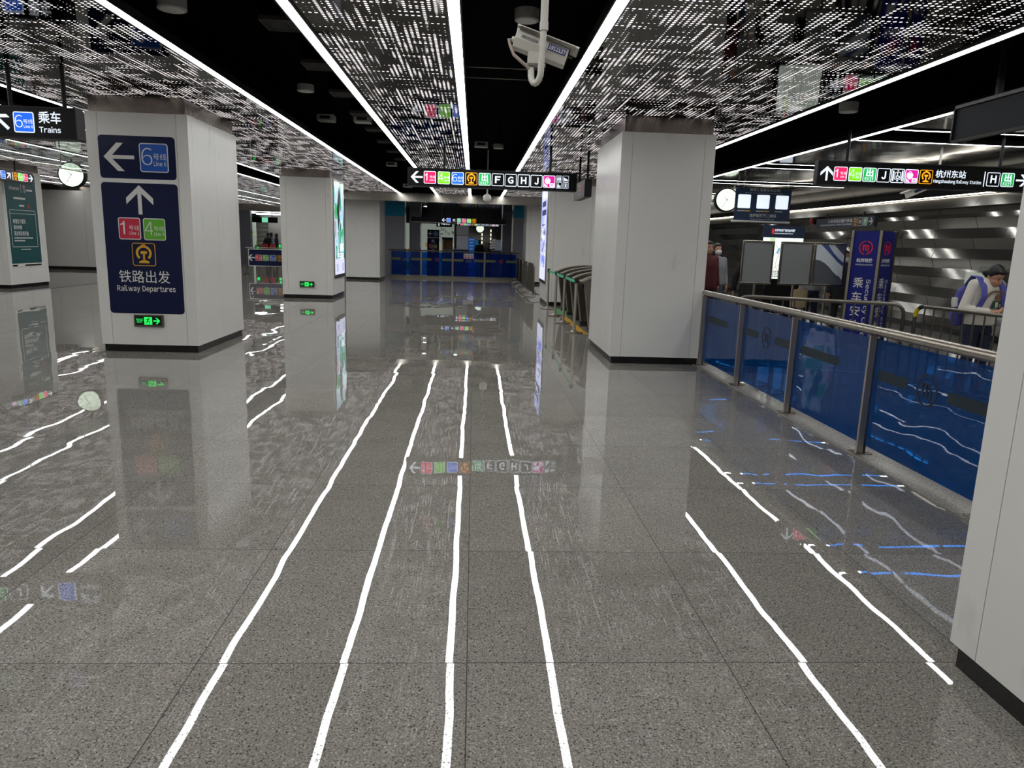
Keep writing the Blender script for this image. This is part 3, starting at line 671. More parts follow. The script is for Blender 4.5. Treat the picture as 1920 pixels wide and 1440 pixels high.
def exit_light(label, x, y, z, w=.37, h=.155):
    t = thing('exit_light', label, 'exit sign', (x, y, z)); F = Face((x, y-.03, z), UX, UZ)
    part(MB().box(x-w/2, x+w/2, y-.03, y, z-h/2, z+h/2, STEELD), 'frame', t)
    mb = MB(); rect(mb, F, -w*.45, -h*.36, w*.45, h*.40, 0, .002, mat('exit_black', '06120a', .3)); part(mb, 'screen', t)
    a = h*.32; mb = MB(); rect(mb, F, -.055, -a, .045, a, .002, .003, GLOWG); part(mb, 'door_panel', t)
    K = MATS['exit_black']; mb = MB(); disc(mb, F, (.005, a*.66), a*.16, .003, .004, K, 10)
    stroke(mb, F, (-.005, a*.5), (-.012, -a*.1), a*.26, .003, .004, K); stroke(mb, F, (-.012, -a*.05), (.016, -a*.35), a*.2, .003, .004, K); stroke(mb, F, (.016, -a*.35), (.008, -a*.8), a*.18, .003, .004, K)
    stroke(mb, F, (-.012, -a*.1), (-.03, -a*.5), a*.2, .003, .004, K); stroke(mb, F, (-.03, -a*.5), (-.045, -a*.62), a*.18, .003, .004, K); stroke(mb, F, (-.0, a*.4), (.028, a*.15), a*.16, .003, .004, K); stroke(mb, F, (-.003, a*.4), (-.035, a*.2), a*.16, .003, .004, K)
    part(mb, 'running_figure', t); arrow_part(F, t, (.105, 0), .085, 0, GLOWG, n=.002, w=.2)
    lettering(F, t, '安全出口', (-.155, .0, -.07, a*.6), GLOWG, n=.004); lettering(F, t, 'EXIT', (-.145, -a*.55, -.08, -.006), GLOWG, n=.004)
exit_light('green exit light below the navy wayfinding sign', -4.222, 9.645, .416)
exit_light('green exit light low on the column with the green lit poster', -4.227, 18.75, .36)
# teal printed poster
t = thing('poster', 'teal printed poster with white lines of text on a column', 'poster', (-11.86, 20.05, .56))
F = Face((-11.86, 0, 0), (0, 1, 0), UZ); tl = mat('poster_teal', '03484c', .4)
mb = MB(); rect(mb, F, 19.36, .545, 20.76, 2.97, .0, .012, WHITEP); part(mb, 'frame', t)
mb = MB(); rect(mb, F, 19.41, .63, 20.71, 2.93, .012, .016, tl); part(mb, 'sheet', t)
PWt = PR['w']; F3 = Face((-11.844, 0, 0), (0, 1, 0), UZ)
lettering(F3, t, 'Hisense', (19.58, 2.50, 19.98, 2.60), PWt, n=.001, off=.01)
mb = MB(); rect(mb, F3, 20.06, 2.44, 20.07, 2.66, 0, .001, PWt); disc(mb, F3, (20.2, 2.60), .05, 0, .001, mat('poster_pink', 'b98c92', .5), 12); disc(mb, F3, (20.22, 2.5), .055, 0, .001, mat('poster_grey', '6f8f98', .5), 12); rect(mb, F3, 20.3, 2.5, 20.55, 2.54, 0, .001, PWt)
rect(mb, F3, 20.3, 2.05, 20.38, 2.16, 0, .001, mat('poster_red', 'b01f35', .5)); rect(mb, F3, 19.93, 2.09, 20.14, 2.13, 0, .001, PWt)
rring(mb, F3, 19.5, 1.05, 20.6, 2.0, .04, .012, 0, .001, PWt); rect(mb, F3, 19.5, 1.9, 20.6, 1.91, 0, .001, PWt); rect(mb, F3, 19.84, .98, 20.26, 1.0, 0, .001, PWt); rect(mb, F3, 19.42, .56, 19.62, .60, 0, .001, SIGNB); rect(mb, F3, 19.95, .56, 20.68, .60, 0, .001, SIGNB)
for k in range(9): rect(mb, F3, 19.72+.055*k, 2.27, 19.765+.055*k, 2.32, 0, .001, PWt)
for k in range(16): rect(mb, F3, 19.6+.05*k, 1.27, 19.64+.05*k, 1.30, 0, .001, PWt)
for k in range(9): rect(mb, F3, 19.6+.05*k, 1.20, 19.64+.05*k, 1.23, 0, .001, PWt)
part(mb, 'artwork', t)
lettering(F3, t, '希望这个夏天', (19.60, 1.65, 20.14, 1.77), PWt, n=.001, off=.012); lettering(F3, t, '是你钟情', (19.61, 1.50, 19.96, 1.61), PWt, n=.001, off=.012); lettering(F3, t, '某支球队的开始', (19.61, 1.34, 20.22, 1.46), PWt, n=.001, off=.012)
# lit poster cases
def lightbox(label, F, u0, v0, u1, v1, art, extra):
    c = F.at((u0+u1)/2, v0); t = thing('poster_lightbox', label, 'lit poster', c)
    mb = MB(); rect(mb, F, u0-.05, v0-.05, u1+.05, v1+.05, 0, .03, STEEL); part(mb, 'frame', t)
    mb = MB(); rect(mb, F, u0, v0+.04, u1, v1, .03, .034, art); part(mb, 'poster', t)
    G = Face(F.at(0, 0, .0345), F.u, F.v); mb = MB(); extra(mb, G, u0, v0, u1, v1); part(mb, 'poster_print', t)
LW = mat('ad_white', 'eef2ff', .5, em=1.0); LK = mat('ad_dark', '1d3a36', .4); LR = mat('ad_red', 'e05a50', .5, em=.7)
def ex_green(mb, G, u0, v0, u1, v1):
    w = u1-u0; rng = random.Random(3)
    text(mb, G, '清新', u0+w*.5, v0+.62, u1-.06, v0+.84, .002, LW, .02)
    for k in range(3): rect(mb, G, u0+w*(.3+.08*k), v0+.55-.06*k, u1-.1, v0+.58-.06*k, .001, .002, LW)
    rrect(mb, G, u0+.02, v0+1.45, u0+.32, v0+1.85, .1, .001, .002, mat('ad_leaf', '2fae6a', .5, em=.7)); rect(mb, G, u0+.03, v0+1.0, u0+.14, v0+1.4, .001, .002, LR)
    poly(mb, G, [(u0+.3, v1-.7), (u0+.62, v1-.1), (u0+.8, v1-.3), (u0+.52, v1-1.3)], .001, .002, LK)
    for k in range(2):
        for j in range(8): rect(mb, G, u0+.15+.8*k+.03*(j % 3), v0+.12+.026*j, u0+.42+.8*k, v0+.132+.026*j, .001, .002, mat('ad_greytext', '8d93b8', .5, em=.4))
lightbox('tall lit poster in green and white on the side of the second column', Face((-3.585, 0, 0), (0, 1, 0), UZ), 18.98, .56, 20.32, 2.95,
         make_ad('ad_green_art', [(.0, 'cfd8ff'), (.44, '8fd9e0'), (.50, 'dfe4ff'), (.56, '3fae86'), (.61, '17705a'), (.66, '8fd8b8')], 1.1, 1.05, 3.1, 1.0), ex_green)
def ex_blue(mb, G, u0, v0, u1, v1):
    rng = random.Random(5)
    for k in range(26):
        u = rng.uniform(u0+.1, u1-.1); v = rng.uniform(v0+.45, v0+1.35); r = rng.uniform(.04, .1)
        disc(mb, G, (u, v), r, .001, .002, rng.choice([mat('ad_violet', '6a78d8', .5, em=.7), mat('ad_brown', '6c5560', .5, em=.4), mat('ad_pale', 'e8ebff', .5, em=1.0)]), 10)
    for k in range(2): rect(mb, G, u0+.25, v1-.42-.22*k, u1-.3+.1*k, v1-.28-.22*k, .001, .002, mat('ad_navy', '26306a', .5, em=.2))
    rect(mb, G, u0+.3, v1-.9, u1-.5, v1-.87, .001, .002, MATS['ad_navy'])
lightbox('tall lit poster in pale blue on the column behind the belt posts', Face((1.865, 0, 0), (0, -1, 0), UZ), -20.2, .58, -18.68, 2.93,
         make_ad('ad_blue_art', [(.0, 'a9b6ff'), (.45, 'c7d0ff'), (.55, 'eef0ff'), (.62, '93a5ff')], .9, 1.1, 9.3, .95), ex_blue)

# ------------------------------------------------------------------ clocks
def clock(label, x, y, z, R, rz):
    t = thing('clock', label, 'clock', (x, y, z)); m = MB()
    m.lathe((x, y-.09, z), (0, 1, 0), [(0, R), (0, R+.03), (.02, R+.035), (.16, R+.035), (.18, R+.03), (.18, R)], BLACK, 40); part(m, 'case', t, smooth=True)
    F = Face((x, y-.09, z), UX, UZ)
    d = MB(); disc(d, F, (0, 0), R, 0, .004, CLOCKF, 40); part(d, 'dial', t)
    K = mat('clock_ink', '2a2d2c', .6); k = MB(); arc(k, F, (0, 0), R*.66, R*.672, 0, 2*PI, .004, .005, mat('clock_ring', '7d8a7c', .6), 40)
    for i in range(12):
        a = PI/2-i*PI/6
        if i % 3: stroke(k, F, (R*.74*math.cos(a), R*.74*math.sin(a)), (R*.90*math.cos(a), R*.90*math.sin(a)), R*.03, .004, .0055, K)
        else:
            s = str(12 if i == 0 else i); w = R*(.13 if i else .2); c = (R*.80*math.cos(a), R*.80*math.sin(a)); text(k, F, s, c[0]-w*.55, c[1]-R*.11, c[0]+w*.55, c[1]+R*.11, .0055, K, -.01)
    part(k, 'numerals', t)
    h = MB(); am = PI/2-2*PI*35.0/60; ah = PI/2-2*PI*(10.58/12)
    stroke(h, F, (-R*.12*math.cos(ah), -R*.12*math.sin(ah)), (R*.42*math.cos(ah), R*.42*math.sin(ah)), R*.04, .006, .008, K)
    stroke(h, F, (-R*.15*math.cos(am), -R*.15*math.sin(am)), (R*.82*math.cos(am), R*.82*math.sin(am)), R*.03, .008, .010, K); disc(h, F, (0, 0), R*.04, .010, .012, K, 12); part(h, 'hands', t)
    part(MB().tube([(x, y, z+R+.03), (x, y, 3.2)], .02, BLACK, 10), 'hanging_rod', t)
    for ch in t.children: ch.matrix_parent_inverse = Matrix.Identity(4)
    t.rotation_euler = (0, 0, rz); return t
clock('round glowing clock beside the teal poster column', -9.82, 18.77, 2.85, .275, .12)
clock('round glowing clock next to the navy hanging banner', 6.365, 18.55, 2.79, .265, -.05)
clock('tiny round glowing clock at the far end of the passage', .33, 43.0, 2.30, .22, 0)

# ================================================================== railings with blue film glass
def emblem(mb, F, c, R, m, n0=0, n1=.002):
    arc(mb, F, c, R*.86, R, PI*.55, PI*1.45, n0, n1, m, 16); arc(mb, F, c, R*.86, R, -PI*.45, PI*.45, n0, n1, m, 16)
    rr = R*.5; rect(mb, F, c[0]-R*.5, c[1]-R*.42, c[0]-R*.28, c[1]+R*.45, n0, n1, m)
    for k in range(2):
        cx = c[0]-R*.14+R*.36*k; arc(mb, F, (cx, c[1]+R*.16), R*.05, R*.26, 0, PI, n0, n1, m, 10); rect(mb, F, cx+R*.05, c[1]-R*.42-R*.2*k, cx+R*.24, c[1]+R*.17, n0, n1, m)
INK = mat('emblem_dark', '0b1a3a', .5); OLIVE = mat('film_band_olive', '5a6238', .5); GBAND = mat('film_band_green', '04202e', .5); REDM = mat('emblem_red', 'a3202c', .5)
t = thing('glass_railing', 'steel handrail over blue film glass panels beside the walkway', 'railing', (3.12, 6, 0))
yp = [9.49, 8.1, 6.72, 5.35, 3.97, 2.62]
part(MB().tube([(3.10, 9.555, .985), (3.10, 2.48, .985)], .036, STEEL, 16), 'handrail', t, smooth=True)
for y in yp:
    mb = MB().box(3.055, 3.105, y-.012, y+.012, .01, .95, STEELB); mb.box(3.11, 3.125, y-.012, y+.012, .02, .93, STEELD); p = part(mb, 'post', t)
    part(MB().box(3.02, 3.16, y-.055, y+.055, .012, .024, STEEL).box(3.105, 3.12, y-.018, y+.018, .024, .10, RUBBER), 'base_plate', p)
for i in range(5):
    a, b = yp[i+1]+.02, yp[i]-.02
    g = part(MB().box(3.105, 3.113, a, b, .085, .925, BLUEGL), 'glass_panel', t)
    F = Face((3.1045, 0, 0), (0, -1, 0), UZ); c = -(a+b)/2; mb = MB()
    if i in (1, 3): emblem(mb, F, (c, .66), .115, INK); part(mb, 'emblem', g); mb = MB()
    if i < 4:
        if i in (1, 3): rrect(mb, F, -b+.06, .62, c-.22, .70, .03, 0, .001, GBAND); part(mb, 'printed_band', g); mb = MB(); rrect(mb, F, c+.22, .62, -a-.06, .70, .03, 0, .001, GBAND)
        else: rrect(mb, F, -b+.12, .62, -a-.5, .70, .03, 0, .001, GBAND)
        part(mb, 'printed_band', g)
t = thing('glass_railing', 'railing of dark blue glass panels closing the end of the corridor', 'railing', (-.8, 30.3, 0))
xs = [-3.42, -2.17, -.87, .45, 1.80]
part(MB().tube([(-3.5, 30.3, 1.12), (1.88, 30.3, 1.12)], .03, STEELD, 10).tube([(-3.45, 30.3, 1.12), (-3.45, 31.85, 1.12)], .03, STEELD, 10).tube([(1.83, 30.3, 1.12), (1.83, 31.85, 1.12)], .03, STEELD, 10), 'handrail', t)
part(MB().box(-3.5, 1.88, 30.26, 30.36, 0, .10, STEELD), 'bottom_sill', t)
for i, x in enumerate(xs): part(MB().box(x-.035, x+.035, 30.26, 30.33, .1, 1.1, STEELD), 'post', t)
for i in range(4):
    a, b = xs[i]+.035, xs[i+1]-.035; g = part(MB().box(a, b, 30.3, 30.308, .12, 1.07, FARGL), 'glass_panel', t)
    F = Face((0, 30.299, 0), UX, UZ); mb = MB(); c = (a+b)/2
    rrect(mb, F, a, .72, c-.22, .82, .02, 0, .001, OLIVE); part(mb, 'printed_band', g); mb = MB(); rrect(mb, F, c+.22, .72, b, .82, .02, 0, .001, OLIVE); part(mb, 'printed_band', g)
    mb = MB()
    if i in (1, 3): emblem(mb, F, (c, .77), .085, REDM)
    else:
        rect(mb, F, c-.14, .70, c+.14, .72, 0, .001, OLIVE)
        for k in range(4): rrect(mb, F, c-.12+.06*k, .73, c-.08+.06*k, .78+.03*(k % 2), .01, 0, .001, OLIVE)
    part(mb, 'printed_mark', g)
t = thing('warning_notice', 'white notice with three round prohibition symbols on the far blue railing', 'notice', (-.1, 30.29, .84))
F = Face((0, 30.297, 0), UX, UZ); mb = MB(); rect(mb, F, -.42, .845, -.01, 1.05, 0, .002, PR['w']); part(mb, 'panel', t); mb = MB()
for k in range(3):
    c = (-.35+.135*k, .975); arc(mb, F, c, .038, .052, 0, 2*PI, .002, .003, SIGNB, 14); stroke(mb, F, (c[0]-.03, c[1]+.03), (c[0]+.03, c[1]-.03), .012, .002, .0035, SIGNB); rect(mb, F, c[0]-.055, .86, c[0]+.055, .905, .002, .003, PR['p'])
part(mb, 'symbols', t)

# ------------------------------------------------------------------ belt posts
def stanchion(label, x, y, h=.97, group=None):
    t = thing('belt_stanchion', label, 'stanchion', (x, y, 0), group); mb = MB()
    mb.lathe((x, y, 0), UZ, [(0, .15), (0, .165), (.014, .165), (.022, .12), (.045, .035), (.05, .03)], STEEL, 28); part(mb, 'base', t, smooth=True)
    part(MB().tube([(x, y, .04), (x, y, h-.08)], .027, STEELB, 16), 'pole', t, smooth=True)
    part(MB().tube([(x, y, h-.08), (x, y, h)], .031, RUBBER, 16), 'belt_head', t, smooth=True); return t
SY = (12.78, 14.40, 15.89, 17.57)
for y, lab in zip(SY, ('nearest steel belt post in the row by the fare gates', 'second steel belt post from the near end of the row', 'third steel belt post, where the green belt dips', 'farthest steel belt post, by the blue lit poster')):
    stanchion(lab, 1.82, y, group='belt posts by the fare gates')
for a, b, lab in ((0, 1, 'wide green belt at the near end of the post row'), (1, 2, 'green belt between the two middle posts'), (2, 3, 'green belt at the far end of the post row')):
    F = MB(); n = 10
    for k in range(n):
        y0 = SY[a]+.03+(SY[b]-SY[a]-.06)*k/n; y1 = SY[a]+.03+(SY[b]-SY[a]-.06)*(k+1)/n; s0 = .012*math.sin(PI*k/n); s1_ = .012*math.sin(PI*(k+1)/n)
        vs = [(1.818, y0, .90-s0), (1.818, y1, .90-s1_), (1.818, y1, .95-s1_), (1.818, y0, .95-s0)]; vs += [(1.822, p, q) for _, p, q in vs]
        F.add(vs, [(0, 1, 2, 3), (4, 7, 6, 5), (0, 4, 5, 1), (2, 6, 7, 3)], GREENB)
    o = F.build('barrier_belt', None, loc=(1.82, SY[a], .9)); tag(o, lab, 'belt', 'green belts between the posts')
for x, y, lab in ((3.36, 8.26, 'belt post farthest along behind the blue glass'), (3.36, 7.80, 'belt post in the middle of the three behind the blue glass'), (3.42, 7.38, 'belt post nearest the third rail post behind the blue glass')):
    stanchion(lab, x, y, group='belt posts behind the blue glass')
# tape and mat at the gates
o = MB().box(1.93, 2.06, 12.7, 15.95, 0, .004, TAPE).build('floor_tape', None); tag(o, 'yellow and black hazard tape on the floor along the fare gates', 'floor tape')
o = MB().box(1.93, 2.3, 15.97, 17.6, 0, .006, MATGREEN).build('floor_mat', None); tag(o, 'green mat strip on the floor at the far fare gate', 'mat')

# ------------------------------------------------------------------ fare gates
def gate(label, y):
    t = thing('fare_gate', label, 'fare gate', (2.9, y, 0), 'fare gates between the white columns'); w = .13
    def prism(pts, y0, y1, m, nm, **k):
        n = len(pts); vs = [(a, y0, b) for a, b in pts]+[(a, y1, b) for a, b in pts]
        return part(MB().add(vs, [tuple(range(n)), tuple(range(2*n-1, n-1, -1))]+[(i, i+n, (i+1) % n+n, (i+1) % n) for i in range(n)], m), nm, t, **k)
    top = [(1.93+1.9*k/14, .93+.16*math.sin(PI*(k/14)**.8)) for k in range(15)]
    prism(top+[(a, b-.05) for a, b in reversed(top)], y-w, y+w, STEEL, 'arched_top', bevel=.01)
    prism([(2.0, .93), (2.30, 1.02), (2.42, .55), (2.36, .08), (2.12, .08)], y-w*.7, y+w*.7, STEELD, 'end_leg', bevel=.008)
    prism([(2.42, 1.02), (3.3, 1.03), (3.42, .9), (3.40, .08), (2.60, .08), (2.52, .5)], y-w*.7, y+w*.7, STEELD, 'cabinet', bevel=.008)
    prism([(3.4, 1.0), (3.72, .95), (3.62, .08), (3.42, .08)], y-w*.7, y+w*.7, STEEL, 'far_leg', bevel=.008)
    part(MB().box(2.11, 2.38, y-w*.75, y+w*.75, 0, .08, RUBBER).box(2.58, 3.65, y-w*.75, y+w*.75, 0, .08, RUBBER), 'foot', t)
    prism([(2.12, .80), (2.20, .82), (2.30, .55), (2.24, .52)], y-w*.72, y-w*.69, BLACK, 'side_window')
for y, lab in ((13.05, 'nearest steel fare gate, partly hidden by the plain column'), (14.1, 'second steel fare gate from the front'), (15.1, 'middle steel fare gate of the row'), (16.1, 'fourth steel fare gate from the front'), (17.2, 'last steel fare gate, by the green mat')): gate(lab, y)

# ------------------------------------------------------------------ crowd barriers
def barrier(label, p, q, h=1.0, n=9, m=STEELD, group=None, tape=False, feet='loop', r=.021):
    p = Vector((p[0], p[1], 0)); q = Vector((q[0], q[1], 0)); d = (q-p).normalized(); e = Vector((-d.y, d.x, 0)); L = (q-p).length
    t = thing('crowd_barrier', label, 'barrier', (p+q)/2, group); A = lambda s, z, o=0: p+d*s+e*o+Vector((0, 0, z))
    c = .12; pts = [A(0, .12)]+[A(c*(1-math.cos(a)), h-c+c*math.sin(a)) for a in (PI/2*k/5 for k in range(6))]+[A(L-c*(1-math.cos(a)), h-c+c*math.sin(a)) for a in (PI/2*k/5 for k in range(5, -1, -1))]+[A(L, .12)]
    part(MB().tube(pts, r, m, 10), 'frame', t, smooth=True); part(MB().tube([A(0, .16), A(L, .16)], r*.8, m, 8), 'lower_rail', t)
    for k in range(n): s = L*(k+1)/(n+1); part(MB().tube([A(s, .16), A(s, h)], .009 if n < 15 else .012, m, 8), 'bar', t)
    for s in (.12, L-.12):
        w = .24; part(MB().tube([A(s, .015, -w), A(s, .09, -w*.86), A(s, .125, -w*.5), A(s, .13, 0), A(s, .125, w*.5), A(s, .09, w*.86), A(s, .015, w)], .016, m, 8).ball(A(s, .016, -w), .022, RUBBER, 8, (1, 1, .7)).ball(A(s, .016, w), .022, RUBBER, 8, (1, 1, .7)), 'foot', t, smooth=True)
    if tape: part(MB().tube(pts[1:5], r*1.15, mat('tape_yellow', 'c9b312', .5), 10).tube(pts[4:7], r*1.15, RUBBER, 10), 'wrapped_tape', t)
    return t
barrier('grey steel crowd barrier in front of the empty notice frames', (3.27, 8.80), (5.0, 8.12), 1.0, 13)
barrier('grey steel crowd barrier with yellow tape in front of the woman with the phone', (5.05, 7.98), (5.35, 6.45), 1.0, 11, tape=True)
for (a, b), lab in zip((((1.73, 20.75), (1.72, 22.7)), ((1.70, 22.95), (1.70, 25.0)), ((1.70, 25.25), (1.72, 27.2)), ((1.72, 27.45), (1.75, 29.4))),
                       ('crowd barrier nearest the blue lit poster', 'second crowd barrier from the blue lit poster', 'third crowd barrier towards the end railing', 'crowd barrier closest to the end railing')):
    barrier(lab, a, b, .965, 26, STEELD, 'crowd barriers at the corridor end')
# barrier with a navy direction board, in the left hall
t = thing('sign_barrier', 'floor standing barrier with a navy board pointing to three metro lines', 'barrier', (-7.3, 29.5, 0))
part(MB().tube([(-9.02, 29.5, .02), (-9.02, 29.5, 1.04), (-5.6, 29.5, 1.04), (-5.6, 29.5, .02)], .025, STEELD, 8), 'frame', t)
part(MB().box(-8.92, -5.7, 29.48, 29.52, .33, 1.0, NAVY), 'board', t); F = Face((0, 29.478, 0), UX, UZ)
mb = MB(); rring(mb, F, -8.92, .33, -5.7, 1.0, .03, .02, 0, .003, PR['w']); part(mb, 'white_border', t)
arrow_part(F, t, (-8.80, .66), .27, PI, PR['w'])
for u, k in ((-8.52, '1'), (-8.25, '4'), (-7.97, '6'), (-7.70, 'rail'), (-7.43, 'exit')): badge(F, t, k, u, .66, .235, PR)
for x in (-9.02, -5.6): part(MB().box(x-.03, x+.03, 29.2, 29.8, 0, .03, RUBBER), 'foot', t)

# ------------------------------------------------------------------ security hall furniture
def notice_frame(label, x0, x1, y, z0=.99, z1=1.725, glare=False):
    xc = (x0+x1)/2; t = thing('notice_stand', label, 'notice stand', (xc, y, 0), 'notice stands in the security hall'); f = .03
    mb = MB().box(x0, x1, y-.02, y+.02, z0, z0+f, STEEL).box(x0, x1, y-.02, y+.02, z1-f, z1, STEEL).box(x0, x0+f, y-.02, y+.02, z0+f, z1-f, STEEL).box(x1-f, x1, y-.02, y+.02, z0+f, z1-f, STEEL)
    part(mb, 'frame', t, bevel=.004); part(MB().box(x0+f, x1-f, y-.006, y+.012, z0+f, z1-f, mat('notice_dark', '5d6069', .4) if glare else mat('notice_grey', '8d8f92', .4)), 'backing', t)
    if glare:  # glare on the cover, painted as flat pale and blue shapes
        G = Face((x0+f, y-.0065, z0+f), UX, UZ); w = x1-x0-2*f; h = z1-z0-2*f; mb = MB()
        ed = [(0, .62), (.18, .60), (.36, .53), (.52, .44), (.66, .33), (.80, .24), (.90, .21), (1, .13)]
        poly(mb, G, [(a*w, b*h) for a, b in ed]+[(w, .74*h), (.62*w, h), (0, h)], 0, .001, mat('glare_pale', 'e2ebf1', .3)); part(mb, 'painted_glare', t); mb = MB()
        poly(mb, G, [(.16*w, h), (.40*w, h), (.62*w, .80*h), (.82*w, .66*h), (w, .56*h), (w, .46*h), (.78*w, .58*h), (.52*w, .76*h)], .001, .002, mat('glare_blue', '4a5d9c', .4)); part(mb, 'glare_band', t)
    part(MB().box(x0+f, x1-f, y-.013, y-.011, z0+f, z1-f, COVERGL), 'clear_cover', t)
    part(MB().tube([(xc, y+.03, .02), (xc, y+.03, z0+.1)], .022, STEEL, 10), 'post', t); part(MB().lathe((xc, y+.03, 0), UZ, [(0, .16), (0, .18), (.015, .18), (.03, .04)], STEEL, 20), 'base', t)
    return t
notice_frame('empty grey notice frame on a post, farthest from the blue pillar', 4.58, 5.13, 12.3)
notice_frame('empty grey notice frame on a post, in the middle of the three', 5.25, 5.82, 12.3)
notice_frame('notice frame with a painted pale and blue glare, next to the blue pillar', 5.84, 6.40, 12.3, glare=True)
# blue pillar
C0 = Vector((6.60, 11.60, 0)); dl = Vector((-.562, .827, 0)); dr = Vector((.827, .562, 0)); wp = .47
t = thing('sign_pillar', 'blue square pillar with a red metro emblem and white security check lettering', 'pillar', C0+(dl+dr)*wp/2)
pts = [C0, C0+dr*wp, C0+(dl+dr)*wp, C0+dl*wp]
vs = [tuple(p+Vector((0, 0, .04))) for p in pts]+[tuple(p+Vector((0, 0, 1.93))) for p in pts]
part(MB().add(vs, [(0, 1, 2, 3), (4, 7, 6, 5), (0, 4, 5, 1), (1, 5, 6, 2), (2, 6, 7, 3), (3, 7, 4, 0)], PBLUE), 'body', t)
part(MB().obox(C0+(dl+dr)*wp/2+Vector((0, 0, .02)), dl, dr, UZ, .3, .3, .02, STEELD), 'base', t)
for p in pts: part(MB().obox(p+Vector((0, 0, .985)), dl, dr, UZ, .022, .022, .955, STEEL), 'edge_trim', t)
for o, u in ((C0+dl*wp, -dl), (C0, dr)):
    F = Face(o, u, UZ); mb = MB(); emblem(mb, F, (wp/2, 1.66), .115, mat('emblem_bright_red', 'd01c2c', .5), .001, .004); part(mb, 'emblem', t)
    lettering(F, t, '杭州地铁', (.10, 1.42, .37, 1.49), PR['w'], n=.003, off=.02); lettering(F, t, 'HANGZHOU METRO', (.09, 1.37, .38, 1.395), PR['w'], n=.003, off=.015)
    for k, ch in enumerate('乘车安检'): lettering(F, t, ch, (.09, 1.00-.235*k, .26, 1.17-.235*k), PR['w'], n=.003, off=.005)
    lettering(F, t, 'Security Check', (.29, .12, .385, 1.15), PR['w'], n=.003, off=.01, rot=90)
# lit map kiosk
t = thing('map_kiosk', 'free standing lit area map under a navy header', 'map display', (6.85, 16, 0))
part(MB().box(6.38, 7.33, 16, 16.25, .0, 2.12, BLACK), 'cabinet', t)
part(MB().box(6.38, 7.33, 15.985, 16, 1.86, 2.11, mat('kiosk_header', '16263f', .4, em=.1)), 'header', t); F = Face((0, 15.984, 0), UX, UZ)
mb = MB(); rrect(mb, F, 6.58, 1.93, 6.63, 2.04, .02, 0, .003, mat('kiosk_red', 'd21f2c', .5, em=.5)); part(mb, 'emblem', t); lettering(F, t, '火车东站(东广场)综合资讯图', (6.64, 1.975, 7.10, 2.04), EM['w'], off=.02); lettering(F, t, 'East Railway Station East Square Information', (6.64, 1.93, 7.06, 1.955), EM['w'], off=.03)
G_ = mat('map_glow', 'e4efe6', .5, em=.95); mb = MB(); rect(mb, F, 6.40, .95, 7.31, 1.85, 0, .003, G_); part(mb, 'map_panel', t); mb = MB()
MG = mat('map_green', 'b9d9a5', .5, em=.8); MBL = mat('map_blue', '4aa0d0', .5, em=.7); MK = mat('map_ink', '4b5b58', .5); MO = mat('map_road', 'd3a9a0', .5, em=.5)
rect(mb, F, 6.56, 1.62, 6.68, 1.84, .003, .004, MG); rect(mb, F, 6.90, .97, 6.905, 1.85, .003, .004, MK); rect(mb, F, 7.10, 1.4, 7.105, 1.85, .003, .004, MK); rect(mb, F, 6.55, .97, 6.555, 1.85, .003, .004, MK)
for a, b in (((6.62, 1.82), (6.8, 1.55)), ((6.8, 1.55), (6.72, 1.25)), ((6.72, 1.25), (6.86, 1.0)), ((6.6, 1.4), (6.88, 1.7)), ((6.58, 1.1), (6.85, 1.3))): stroke(mb, F, a, b, .012, .003, .0045, MO)
stroke(mb, F, (6.74, 1.5), (6.79, 1.62), .035, .003, .005, MBL)
for k in range(5): rect(mb, F, 6.93, 1.76-.05*k, 7.05, 1.775-.05*k, .003, .004, MK); rect(mb, F, 7.13, 1.76-.05*k, 7.24-.01*k, 1.775-.05*k, .003, .004, MG)
for k in range(12): rect(mb, F, 6.68+.05*(k % 3), .985+.04*(k//3), 6.71+.05*(k % 3), 1.005+.04*(k//3), .003, .0045, MK)
part(mb, 'map_print', t)
# hanging navy banner (codes left blank)
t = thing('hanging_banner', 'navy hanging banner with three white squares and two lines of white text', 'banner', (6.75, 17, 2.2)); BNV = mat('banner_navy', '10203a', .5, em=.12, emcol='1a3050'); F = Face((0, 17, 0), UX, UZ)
part(MB().box(6.05, 7.38, 17, 17.012, 2.225, 2.985, BNV), 'cloth', t); part(MB().tube([(6.02, 17.006, 2.99), (7.43, 17.006, 2.99)], .022, STEEL, 10), 'top_bar', t); part(MB().tube([(6.0, 17.006, 2.22), (7.40, 17.006, 2.22)], .024, PR['w'], 10), 'bottom_bar', t)
for x in (6.1, 6.25, 7.3): part(MB().tube([(x, 17.006, 3.0), (x-.02, 17.006, 3.1), (x+.02, 17.006, 3.2)], .008, PR['w'], 6), 'cord', t)
mb = MB()
for u in (6.12, 6.57, 7.02): rrect(mb, F, u, 2.52, u+.30, 2.83, .025, 0, .003, EM['w'])
for u in (6.34, 6.79): rect(mb, F, u-.03, 2.445, u+.09, 2.475, 0, .003, PR['o'])
for u in (6.12, 6.57, 7.02): rect(mb, F, u, 2.45, u+.18, 2.47, 0, .003, PR['w'])
part(mb, 'white_square', t); lettering(F, t, '推荐使用乘车码过闸：', (6.38, 2.905, 7.12, 2.975), PR['w'], off=.01); lettering(F, t, 'QR codes are recommended for entering the gate.', (6.28, 2.855, 7.18, 2.885), PR['w'], off=.02)
lettering(F, t, '请提前打开二维码', (6.42, 2.32, 7.06, 2.40), PR['w'], off=.01); lettering(F, t, 'Please prepare your QR code', (6.45, 2.26, 7.02, 2.29), PR['w'], off=.02)
